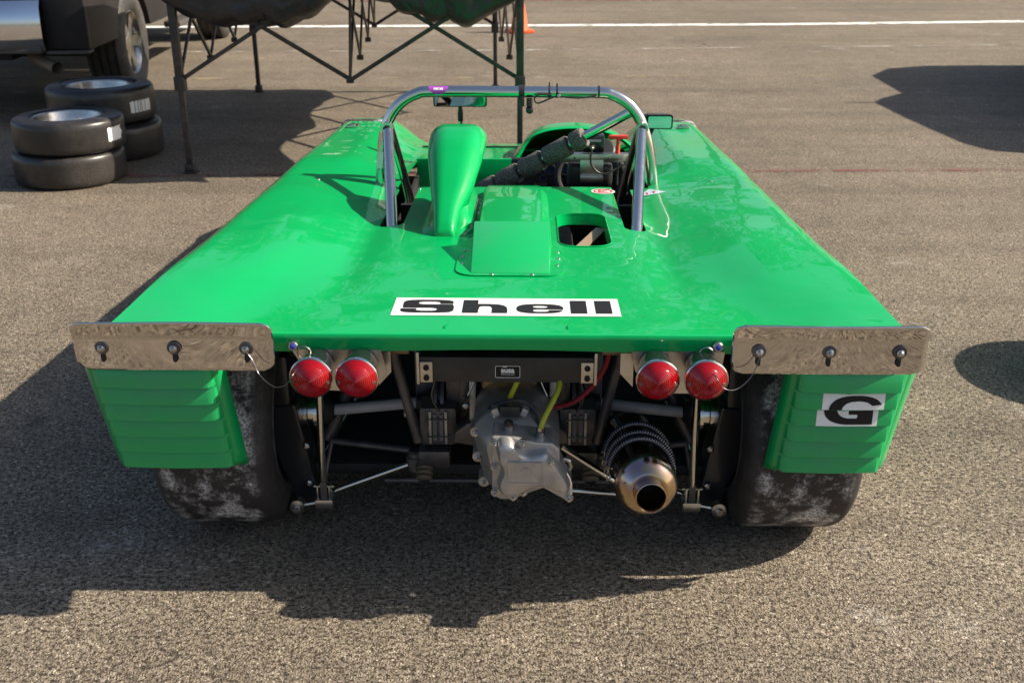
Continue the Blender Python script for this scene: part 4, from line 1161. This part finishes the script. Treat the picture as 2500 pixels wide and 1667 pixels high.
# castings, rods, lines and wiring filling the engine bay
for sx in (-1, 1):
    g = B(); g.box((sx * .092 + .012, .27, .325), (.016, .07, .175), bev=.004); g.obj('casing_rib', M['alu'], car)
    g = B(); g.box((sx * .112 + .012, .285, .36), (.022, .05, .07), bev=.005); g.obj('side_boss', M['dark_metal'], car)
    for z in (.255, .325, .395):
        g = B(); g.lathe([(.008, 0), (.008, .008), (.004, .010), (.001, .010)], (sx * .108 + .012, .235, z), (0, -1, 0), 6); g.obj('casing_bolt', M['steel'], car, smooth=20)
    g = B(); g.prism([(sx * a_ + .008, b_) for a_, b_ in ((.075, .29), (.10, .285), (.128, .262), (.132, .235), (.075, .225))], .22, .28); g.obj('casing_ear', M['dark_metal'], car, smooth=0, bev=.004)
    g = B(); g.tube([(sx * .470, .31, .405), (sx * .36, 1.15, .36)], .010, 12); g.obj('radius_rod', M['chrome'], car, smooth=60)
    g = B(); g.tube([(sx * .462, .33, .125), (sx * .36, 1.15, .16)], .010, 12); g.obj('radius_rod', M['chrome'], car, smooth=60)
    g = B(); g.tube([(sx * .49, .30, .41), (sx * .235, .34, .43)], .0085, 12); g.obj('top_link', M['dark_metal'], car, smooth=60)
    g = B(); g.lathe([(.014, 0), (.020, .006), (.015, .012), (.021, .018), (.015, .024), (.020, .030), (.013, .036)], (sx * .195, .235, .165), (0, -.4, -.3), 20); g.obj('rubber_bellows', mat('tan_rubber', (.10, .075, .05), .6) if sx < 0 else bpy.data.materials['tan_rubber'], car, smooth=50)
    g = B(); g.tube(catmull([(sx * .16, .255, .30), (sx * .175, .25, .34), (sx * .165, .25, .40), (sx * .19, .24, .45), (sx * .24, .22, .475)], 6), .0032, 8); g.obj('braided_line', M['spring'], car, smooth=60)
    g = B(); g.tube(catmull([(sx * .46, .12, .50), (sx * .40, .06, .515), (sx * .34, .045, .508), (sx * .29, .05, .52), (sx * .22, .08, .535)], 6), .0035, 8); g.obj('wiring_loom', M['black'], car, smooth=60)
    g = B(); g.tube(catmull([(sx * .29, .02, .52), (sx * .265, .04, .535), (sx * .245, .05, .53), (sx * .232, .07, .545)], 6), .0018, 6); g.obj('light_wire', M['redhose'], car, smooth=60)
    g = B(); g.lathe([(.001, -.014), (.009, -.012), (.013, -.004), (.013, .004), (.009, .012), (.001, .014)], (sx * .233, .275, .285), 'Y', 16); g.obj('strut_bolt', M['steel'], car, smooth=40)
    g = B(); g.prism([(sx * .262, .545), (sx * .262, .47), (sx * .235, .50), (sx * .235, .545)], .03, .034); g.obj('mount_tab', M['alu_bright'], car, smooth=0)
    # hub bolts on the upright and a caliper hose loop
    for z in (.10, .20):
        g = B(); g.lathe([(.009, 0), (.009, .007), (.004, .009), (.001, .009)], (sx * .478, .268, z), (0, -1, 0), 6); g.obj('upright_bolt', M['steel'], car, smooth=20)
g = B(); g.tube(catmull([(-.16, .14, .45), (-.08, .12, .455), (0, .13, .445), (.08, .12, .455), (.16, .14, .45)], 6), .004, 8); g.obj('cooler_pipe', M['black'], car, smooth=60)
g = B(); g.box((.02, .20, .418), (.15, .03, .012), bev=.003); g.obj('gearbox_bracket', M['dark_metal'], car)
g = B(); g.tube([(-.30, .30, .09), (.30, .30, .09)], .0075, 12); g.obj('anti_roll_bar', M['dark_metal'], car, smooth=60)

# ------------------------------------------------------------------ loose racing tyres
def copy_tree(o, parent=None):
    c = o.copy(); COL.objects.link(c); c.parent = parent
    for ch in list(o.children): copy_tree(ch, c)
    return c
def loose_tyre(rad, wid, loc, rz, label, group, cup):
    e = empty('loose_racing_slick', loc, rz, label, 'racing slick', group)
    t = B(); t.lathe(slick_profile(rad, wid, .178), (0, 0, wid / 2), 'Z', 72); ty = t.obj('tyre', M['slick'], e, smooth=50)
    w_ = B(); w_.lathe([(.180, wid * .10), (.180, wid * .90), (.184, wid * .945), (.176, wid * .955), (.168, wid * .93), (.160, wid * .80), (.150, wid * .66), (.148, wid * .50)], (0, 0, 0), 'Z', 56)
    w_.lathe([(.149, wid * .52), (.12, wid * .50), (.09, wid * .52), (.06, wid * .60), (.045, wid * .60), (.001, wid * .60)], (0, 0, 0), 'Z', 56)
    rim = w_.obj('rim', M['alu_bright'], e, smooth=40)
    for k in range(4):
        a = 2 * PI * k / 4 + .4
        g = B(); g.lathe([(.008, 0), (.008, .012), (.001, .013)], (.075 * math.cos(a), .075 * math.sin(a), wid * .55), 'Z', 6); g.obj('wheel_bolt', M['steel'], rim)
    if cup:
        g = B(); g.lathe([(.05, 0), (.052, .004), (.03, .012), (.001, .012)], (0, -.02, wid * .60), 'Z', 28); g.obj('centre_cap', M['rimyellow'], rim)
    return e
def tyre_label(e, rad, a0, a1, z0, z1, name='paper_label', ragged=0.0):
    g = B(); n = 10
    def fn(i, j):
        a = R(lerp(a0, a1, i / (n - 1))); z = lerp(z0, z1, j / 4)
        r_ = rad + .0015 - .001 * abs(j - 2)
        if i == n - 1: a += ragged * (random.random() - .5)
        return (r_ * math.cos(a), r_ * math.sin(a), z)
    g.grid(n, 5, fn)
    lab = g.obj(name, M['white'], e, smooth=60)
    return lab
G1, G2 = 'spare slicks in the low front stack', 'spare slicks in the stack under the canopy shadow'
t1 = loose_tyre(.284, .172, (-2.372, 5.65, 0), .3, 'bottom slick racing tyre of the stack with a gold centre cap on top', G1, False)
t2 = loose_tyre(.281, .172, (-2.352, 5.655, .173), 1.1, 'sunlit upper slick racing tyre with gold centre cap and torn white patch', G1, True)
tyre_label(t2, .281, -27 - 63, -3 - 63, .045, .130, ragged=.12)
t3 = loose_tyre(.300, .205, (-2.370, 6.265, 0), 2.0, 'bottom slick racing tyre of the shaded stack beside the pickup', G2, False)
t4 = loose_tyre(.300, .205, (-2.395, 6.275, .206), 0.2, 'upper slick racing tyre with printed barcode label, shaded, beside the pickup', G2, False)
tyre_label(t4, .300, -40 - 11, -10 - 11, .055, .135, 'barcode_label')
g = B()
for k in range(26):
    if random.random() < .72: continue
    a0 = R(-49 + k * 1.05)
    q = [(a0, .065), (a0 + R(.6), .065), (a0 + R(.6), .125), (a0, .125)]
    g.bm.faces.new([g.bm.verts.new((.3025 * math.cos(a), .3025 * math.sin(a), z)) for a, z in q])
g.obj('barcode', M['blackvinyl'], t4, smooth=0, flip=False)
# a further stack right of the car, throwing the round shadow at the picture's edge
G3 = 'spare slicks standing to the right of the green car'
t5 = loose_tyre(.284, .172, (2.13, 3.10, 0), .7, 'bottom slick racing tyre of a stack right of the green car', G3, False)
t6 = loose_tyre(.281, .172, (2.14, 3.10, .173), 2.2, 'upper slick racing tyre of a stack right of the green car', G3, False)

# ------------------------------------------------------------------ collapsed pop-up canopy
can_ = empty('popup_canopy', (-.9, 7.1, 0), 0, 'half folded pop-up canopy with black fabric and scissor frame', 'canopy')
OX, OY = -.9, 7.1
def loc(p): return (p[0] - OX, p[1] - OY, p[2])
legs = {'fl': (-1.772, 5.784), 'fr': (.043, 5.80), 'bl': (-1.975, 8.43), 'br': (-.13, 8.46)}
for k, (x, y) in legs.items():
    g = B(); g.box(loc((x, y, .74)), (.040, .040, .56), bev=.003); lg = g.obj('leg_sleeve', M['frame'], can_)
    g = B(); g.box(loc((x, y, .26)), (.030, .030, .52), bev=.002); g.obj('leg', M['frame'], can_)
    g = B(); g.box(loc((x, y, .485)), (.056, .056, .075), bev=.004); g.obj('leg_collar', M['frame'], can_)
    g = B(); g.box(loc((x, y, .028)), (.052, .052, .050), bev=.006); g.box(loc((x, y, .004)), (.070, .070, .006)); g.obj('leg_foot', M['frame'], can_)
def bar(a, b, wd=.022):
    a, b = Vector(loc(a)), Vector(loc(b)); d = b - a; L_ = d.length
    g = B(); q = d.to_track_quat('X', 'Z').to_matrix()
    g.box((a + b) / 2, (L_, wd * .6, wd), q, bev=.002); return g.obj('truss_bar', M['frame'], can_)
def joint(p, r=.018):
    g = B(); g.box(loc(p), (r * 2.2, r * 1.6, r * 1.6), bev=.004); g.obj('truss_joint', M['frame'], can_)
def side(a, b, cells, zlo=.50, zhi=1.05, lean=0.0):
    A_, B_ = Vector(a), Vector(b); n = cells
    for i in range(n):
        p = A_.lerp(B_, i / n); q = A_.lerp(B_, (i + 1) / n)
        bar((p.x, p.y, zlo), (q.x, q.y, zhi)); bar((p.x, p.y + .02, zhi), (q.x, q.y + .02, zlo))
    for i in range(n + 1):
        p = A_.lerp(B_, i / n); joint((p.x, p.y, zlo)); joint((p.x, p.y, zhi))
side(legs['fl'], legs['fr'], 2); side(legs['bl'], legs['br'], 2)
side(legs['fl'], legs['bl'], 3); side(legs['fr'], legs['br'], 3)
mid_f = ((legs['fl'][0] + legs['fr'][0]) / 2, 5.79); mid_b = ((legs['bl'][0] + legs['br'][0]) / 2, 8.44)
side(mid_f, mid_b, 3, .50, 1.02)
for x, y in (mid_f, mid_b): bar((x, y, .50), (x + .02, y + .05, 1.0), .016)
# fabric: sagging hammocks between the members, doubled as a shell with folds
def sag(x, y):
    u = (x + 2.0) / 2.12; v = (y - 5.62) / 3.0
    lx = abs(math.sin(PI * 2 * u)) ** .55; ly = abs(math.sin(PI * v * 1.0)) ** .35
    front = math.exp(-((y - 5.95) / .45) ** 2)
    return lx, ly, front
g = B(); NXf, NYf = 170, 130
def ridge(v): return 1 - abs(noise.noise(v)) * 2
def fab(i, j):
    u = i / (NXf - 1); v = j / (NYf - 1)
    x = lerp(-1.86, .135, u) - .12 * v; y = lerp(5.66, 8.55, v)
    lx = abs(math.sin(PI * 2 * u)) ** .38
    lob = math.exp(-((v - .075) / .15) ** 2) + .72 * math.exp(-((v - .5) / .16) ** 2) + .75 * math.exp(-((v - .86) / .15) ** 2)
    z = 1.13 - .375 * lx * min(1, lob) + .055 * sstep(.4, .6, u)
    c1 = ridge(Vector((x * 2.1 + y * 1.2, y * 1.3 - x * .9, .3)))
    c2 = ridge(Vector((x * 5 - y * 3.5, y * 2.0 + x * 1.4, 5.1)))
    c3 = noise.noise(Vector((x * 14 + y * 3, y * 6, 2.1)))
    k = .35 + .65 * lx
    d = (c1 * .062 + c2 * .040 + c3 * .010) * k
    zz_ = z + d - .05; yy = y + c1 * .05 * k + c3 * .01
    if v < .06:                                   # the front face hangs down from the top rail
        t = v / .06; zz_ = lerp(1.30, zz_, t ** .6); yy = lerp(5.71, 5.73, t) + .03 * c2 * (1 - t)
    return loc((x + c2 * .02, yy, zz_))
g.grid(NXf, NYf, fab); fb = g.obj('canopy_fabric', M['canvas'], can_, smooth=80)
fb = bake(fb, [('SOLIDIFY', dict(thickness=.01, offset=1.0))])
# bunched roof fabric on top
g = B(); secs = []
for i in range(40):
    u = i / 39; x = lerp(-1.9, .10, u)
    secs.append([loc((x - .1 * (1 - math.cos(a)) * .3, 7.05 + (1.45 + .06 * noise.noise(Vector((u * 6, a, 0)))) * math.cos(a), 1.22 + (.17 + .10 * noise.noise(Vector((u * 7, a * 2, 4)))) * math.sin(a))) for a in [PI * k / 24 for k in range(25)]])
g.loft(secs, False); g.obj('bunched_fabric', M['canvas'], can_, smooth=80)

# ------------------------------------------------------------------ traffic cone
cn = empty('traffic_cone', (.085, 12.42, 0), .3, 'orange traffic cone standing by the white line behind the canopy', 'cone')
g = B(); g.box((0, 0, .015), (.27, .27, .03), bev=.008); g.obj('cone_base', M['orange'], cn)
g = B(); g.lathe([(.105, .03), (.098, .05), (.03, .44), (.026, .455), (.018, .455), (.016, .42)], (0, 0, 0), 'Z', 32); g.obj('cone_body', M['orange'], cn, smooth=40)

# ------------------------------------------------------------------ pickup truck
tr = empty('pickup_truck', (-3.80, 8.25, 0), R(3.5), 'dusty charcoal pickup truck with chrome rear bumper parked behind the tyre stacks', 'truck')
def arch_poly(y0, y1, z0, z1, wheels, rr=.47):
    P_ = [(y0, z1), (y0, z0)]
    for yc in wheels:
        for k in range(13):
            a = PI - PI * k / 12
            zz_ = .36 + rr * math.sin(a)
            P_.append((yc + rr * math.cos(a), max(z0, zz_)))
    P_ += [(y1, z0), (y1, z1)]
    return P_
def bodyside(name, y0, y1, z0, z1, wheels, xin, xout, m):
    for sx in (-1, 1):
        g = B(); poly = arch_poly(y0, y1, z0, z1, wheels)
        g.prism(poly, sx * xin, sx * xout, 'YZ'); g.obj(name, m, tr, smooth=30, bev=.012)
bodyside('bed_side', -1.08, 1.30, .475, 1.28, [0.0], .80, .965, M['truck'])
g = B(); g.box((0, -1.05, .90), (1.60, .05, .72), bev=.01); g.obj('tailgate', M['truck'], tr)
g = B(); g.box((0, .1, .62), (1.60, 2.3, .04)); g.obj('bed_floor', M['black_m'], tr)
for sx in (-1, 1):
    g = B(); g.box((sx * .83, -1.10, .70), (.272, .06, .44), bev=.015); g.obj('quarter_panel', M['truck'], tr)
    g = B(); g.box((sx * .835, -1.12, .468), (.27, .12, .018), bev=.004); g.obj('panel_lip', M['trim'], tr)
    g = B(); g.box((sx * .88, -1.085, 1.05), (.12, .03, .32), bev=.01); g.obj('tail_lamp', M['lens'], tr)
g = B(); secs = []
for k in range(15):
    x = lerp(-.70, .70, k / 14); back = .05 * (abs(x) / .7) ** 4
    secs.append([(x, -1.24 + back + dy, z) for dy, z in ((.12, .475), (.03, .478), (.0, .50), (-.015, .56), (-.012, .66), (.0, .75), (.03, .795), (.12, .802))])
g.loft(secs, False); g.obj('rear_bumper', M['bumper'], tr, smooth=50)
g = B(); g.box((0, -1.16, .49), (1.36, .10, .05), bev=.01); g.obj('bumper_step', M['trim'], tr)
# cab
cab = [(1.32, .48), (3.15, .48), (3.15, 1.25), (2.75, 1.32), (2.35, 1.82), (1.50, 1.86), (1.34, 1.30)]
g = B(); g.prism(cab, -.93, .93, 'YZ'); cb_ = g.obj('cab', M['truck'], tr, smooth=30, bev=.03)
for sx in (-1, 1):
    g = B(); g.prism([(1.50, 1.36), (2.55, 1.36), (2.28, 1.76), (1.58, 1.78)], sx * .925, sx * .945, 'YZ'); g.obj('side_window', M['glass'], tr, smooth=0)
    g = B(); g.box((sx * .96, 2.0, .40), (.14, 1.7, .05), bev=.015); g.obj('running_board', M['trim'], tr)
    g = B(); g.box((sx * 1.06, 2.55, 1.34), (.20, .08, .16), bev=.03); g.obj('door_mirror', M['trim'], tr)
g = B(); g.prism([(2.38, 1.80), (2.76, 1.34), (2.78, 1.36), (2.40, 1.82)], -.80, .80, 'YZ'); g.obj('windscreen', M['glass'], tr, smooth=0)
bodyside('front_wing', 3.16, 4.45, .48, 1.22, [3.65], .72, .965, M['truck'])
g = B(); g.box((0, 3.80, 1.18), (1.50, 1.28, .10), bev=.04); g.obj('bonnet', M['truck'], tr)
g = B(); g.box((0, 4.42, .80), (1.60, .10, .68), bev=.03); g.obj('front_grille', M['trim'], tr)
g = B(); g.box((0, 4.52, .58), (1.90, .12, .22), bev=.04); g.obj('front_bumper', M['bumper'], tr)
g = B(); g.box((.35, 1.6, .46), (.12, 5.2, .12)); g.box((-.35, 1.6, .46), (.12, 5.2, .12)); g.box((0, 0, .36), (1.5, .12, .12)); g.obj('chassis', M['black_m'], tr)
def road_wheel(x, y, sx):
    rad, wid = .392, .27; h = wid / 2
    prof = [(.228, -h * .8), (.25, -h * .98), (.30, -h * 1.04), (.35, -h), (.378, -h * .86), (.388, -h * .74)]
    for q in (-.62, -.2, .2, .62):
        prof += [(rad, h * (q - .10)), (rad - .010, h * (q - .085)), (rad - .010, h * (q + .085)), (rad, h * (q + .10))] if False else [(rad, h * (q - .12)), (rad, h * (q - .06)), (rad - .011, h * (q - .05)), (rad - .011, h * (q + .05)), (rad, h * (q + .06))]
    prof += [(rad, h * .74), (.378, h * .86), (.35, h), (.30, h * 1.04), (.25, h * .98), (.228, h * .8)]
    w_ = B(); w_.lathe([(.228, -h * .8), (.215, -h * .6), (.205, h * .3), (.225, h * .78), (.232, h * .86), (.226, h * .88)] if sx > 0 else [(.228, h * .8), (.215, h * .6), (.205, -h * .3), (.225, -h * .78), (.232, -h * .86), (.226, -h * .88)], (0, 0, 0), 'X', 48)
    w_.lathe([(.10, sx * h * .62), (.07, sx * h * .72), (.001, sx * h * .74)], (0, 0, 0), 'X', 32)
    w_.lathe([(.208, sx * h * .30), (.16, sx * h * .20), (.09, sx * h * .34), (.001, sx * h * .34)], (0, 0, 0), 'X', 40)
    rim = w_.obj('wheel', M['alu_bright'], tr, smooth=40); rim.location = (x, y, rad)
    t_ = B(); t_.lathe(prof, (0, 0, 0), 'X', 72); t_.obj('tyre', M['rubber'], rim, smooth=40)
    for k in range(6):
        a = 2 * PI * k / 6
        d = Vector((0, math.cos(a), math.sin(a))); n_ = Vector((0, -math.sin(a), math.cos(a))); ex = Vector((sx, 0, 0))
        g = B()
        g.loft([[d * r_ + n_ * s1 * wd + ex * (h * dp + (0 if s2 else .022)) for s1, s2 in ((-1, 0), (1, 0), (1, 1), (-1, 1))] for r_, wd, dp in ((.08, .045, .52), (.14, .036, .50), (.215, .05, .55))], True, True, True)
        g.obj('spoke', M['alu_bright'], rim, smooth=30)
    # tread blocks as shallow sipes
    g = B()
    for k in range(60):
        a = 2 * PI * k / 60
        for q in (-.41, 0., .41):
            d = Vector((0, math.cos(a), math.sin(a)))
            m3 = Matrix.Rotation(a, 3, 'X')
            g.box(d * (rad + .0005) + Vector((h * q, 0, 0)), (h * .27, .006, .026), m3) if False else g.box(d * (rad - .0005) + Vector((h * q, 0, 0)), (h * .26, .008, .028), m3 @ Matrix.Rotation(R(18), 3, 'Y'))
    tb = g.obj('tread_blocks', M['rubber'], rim, smooth=0); tb['kind'] = 'stuff'
for sx in (-1, 1):
    road_wheel(.82 * sx, 0, sx); road_wheel(.82 * sx, 3.65, sx)
g = B(); pts = catmull([(.30, .6, .45), (.35, -.35, .46), (.45, -.75, .44), (.60, -1.02, .40), (.74, -1.14, .365)], 6)
g.tube(pts, .042, 16, caps=False); g.tube(pts, .036, 16, caps=False); g.obj('exhaust_pipe', mat('dusty_pipe', (.22, .17, .13), .55, .4), tr, smooth=60)

# ------------------------------------------------------------------ estate car parked right of the frame (its shadow falls into the picture)
sv = empty('parked_car', (5.55, 8.0, 0), 0, 'tall silver off-road car parked far right of the green car', 'car')
prof = [(-1.72, .40), (-1.74, 1.25), (-1.62, 1.47), (-1.40, 1.545), (-.6, 1.60), (.02, 1.62), (.18, 1.55), (.42, 1.36), (1.30, 1.33), (1.70, 1.12), (1.86, .80), (1.88, .40)]
g = B()
secs = [[(x, y, .40 + (z - .40) * zz_) for y, z in prof] for x, zz_ in ((-.80, .93), (-.74, .985), (-.6, 1.), (.6, 1.), (.74, .985), (.80, .93))]
g.loft(secs, True, True, True); g.obj('body', M['suv'], sv, smooth=40)
for sx in (-1, 1):
    g = B(); g.prism([(-1.45, 1.05), (-.65, 1.05), (-.65, 1.42), (-1.38, 1.40)], sx * .795, sx * .81, 'YZ'); g.obj('side_window', M['glass'], sv, smooth=0)
    g = B(); g.prism([(-.58, 1.05), (.38, 1.05), (.08, 1.42), (-.58, 1.42)], sx * .795, sx * .81, 'YZ'); g.obj('side_window', M['glass'], sv, smooth=0)
    g = B(); g.box((sx * .93, .30, 1.12), (.2, .1, .15), bev=.03); g.obj('door_mirror', M['trim'], sv)
    for y in (-1.10, 1.15):
        g = B(); g.lathe([(.20, -.10), (.30, -.11), (.335, -.08), (.345, 0), (.335, .08), (.30, .11), (.20, .10)], (sx * .72, y, .345), 'X', 40); wl = g.obj('wheel', M['rubber'], sv, smooth=40)
        g = B(); g.lathe([(.20, sx * .10), (.19, sx * .06), (.05, sx * .09), (.001, sx * .09)], (sx * .72, y, .345), 'X', 32); g.obj('rim', M['alu'], wl, smooth=40)
g = B(); g.box((-.62, -.02, 1.64), (.05, .16, .03)); g.tube([(-.62, .02, 1.6), (-.66, .04, 1.82)], .012, 8); g.obj('roof_aerial', M['black'], sv)

# ------------------------------------------------------------------ unseen transporter added ahead, beyond the frame, to mirror in the deck
def trailer(x, y, rz, L_, hgt, m, label):
    e = empty('unseen_transporter', (x, y, 0), rz, label, 'trailer')
    g = B(); g.box((0, 0, .75 + hgt / 2), (L_, 2.5, hgt), bev=.06); g.obj('trailer_box', m, e)
    g = B(); g.box((L_ * .25, -1.262, .75 + hgt * .5), (L_ * .22, .02, hgt * .55)); g.obj('side_door', M['trim'], e)
    g = B(); g.box((0, -1.2, .62), (L_ * .96, .08, .22)); g.obj('side_skirt', M['trim'], e)
    for q in (-.30, -.19, .33):
        for sy in (-1, 1):
            g = B(); g.lathe([(.20, -.12), (.42, -.13), (.46, -.1), (.46, .1), (.42, .13), (.20, .12)], (L_ * q, sy * 1.1, .46), 'Y', 32); g.obj('wheel', M['rubber'], e, smooth=40)
    return e
trailer(-8.5, 27, R(-3), 8.0, 2.9, mat('white_trailer_paint', (.7, .7, .68), .4), 'unseen white race transporter added to mirror in the deck')

# unseen trees added above the frame to give the paintwork its reflections
M['leaf'] = mat('tree_leaves', (.055, .085, .022), .6, col2=(.10, .12, .04), nscale=.9)
M['bark'] = mat('tree_bark', (.10, .075, .055), .85, col2=(.06, .045, .035), nscale=7)
def make_tree(seed, hgt):
    rnd = random.Random(seed)
    e = empty('unseen_tree', (0, 0, 0))
    g = B(); th = hgt * .42
    g.tube([(0, 0, -.1), (.05, .03, th * .5), (.0, .1, th), (.1, .1, hgt * .8)], [.24, .19, .14, .03], 10)
    limbs = []
    for k in range(7):
        a = rnd.uniform(0, 2 * PI); z0 = rnd.uniform(th * .75, hgt * .62); l = hgt * rnd.uniform(.18, .30)
        tip = Vector((math.cos(a) * l, math.sin(a) * l, z0 + l * rnd.uniform(.5, 1.0))); limbs.append(tip)
        g.tube([(0, .06, z0), Vector((0, 0, z0)).lerp(tip, .5) + Vector((0, 0, .15)), tip], [.09, .06, .02], 7)
    g.obj('trunk', M['bark'], e, smooth=60)
    g = B(); clumps = [t + Vector((rnd.uniform(-.5, .5), rnd.uniform(-.5, .5), rnd.uniform(-.2, .6))) for t in limbs for _ in (0, 1, 2)] + [Vector((rnd.uniform(-.6, .6), rnd.uniform(-.6, .6), hgt * rnd.uniform(.75, .95))) for _ in range(6)]
    for c_ in clumps:
        rr = hgt * rnd.uniform(.06, .11)
        for _ in range(110):
            d = Vector((rnd.gauss(0, 1), rnd.gauss(0, 1), rnd.gauss(0, .8))).normalized() * rr * rnd.uniform(.5, 1.1)
            m3 = Matrix.Rotation(rnd.uniform(0, 6.3), 3, Vector((rnd.gauss(0, 1), rnd.gauss(0, 1), rnd.gauss(0, 1))).normalized())
            sz = rnd.uniform(.10, .2)
            g.bm.faces.new([g.bm.verts.new(c_ + d + m3 @ Vector(q)) for q in ((-sz, 0, 0), (0, -sz * .45, 0), (sz, 0, 0), (0, sz * .45, 0))])
    cr = g.obj('crown', M['leaf'], e, smooth=0, flip=False); cr['kind'] = 'stuff'
    return e
protos = [make_tree(11, 9.0), make_tree(12, 10.5), make_tree(13, 8.0)]
spots = [(-13, 30, 1.1), (-7.0, 33, 1.15), (-2.5, 31, 1.2), (1.8, 27, 1.0), (4.6, 24, .95), (8.6, 23.5, 1.0), (12.5, 24, 1.15), (16, 20, .9)]
for k, (x, y, sc_) in enumerate(spots):
    e = protos[k % 3] if k < 3 else copy_tree(protos[k % 3])
    e.location = (x, y, 0); e.scale = (sc_,) * 3; e.rotation_euler = (0, 0, k * 1.7)
    tag(e, 'unseen leafy green tree added to mirror in the paintwork', 'tree', 'unseen trees added for the paint reflections')
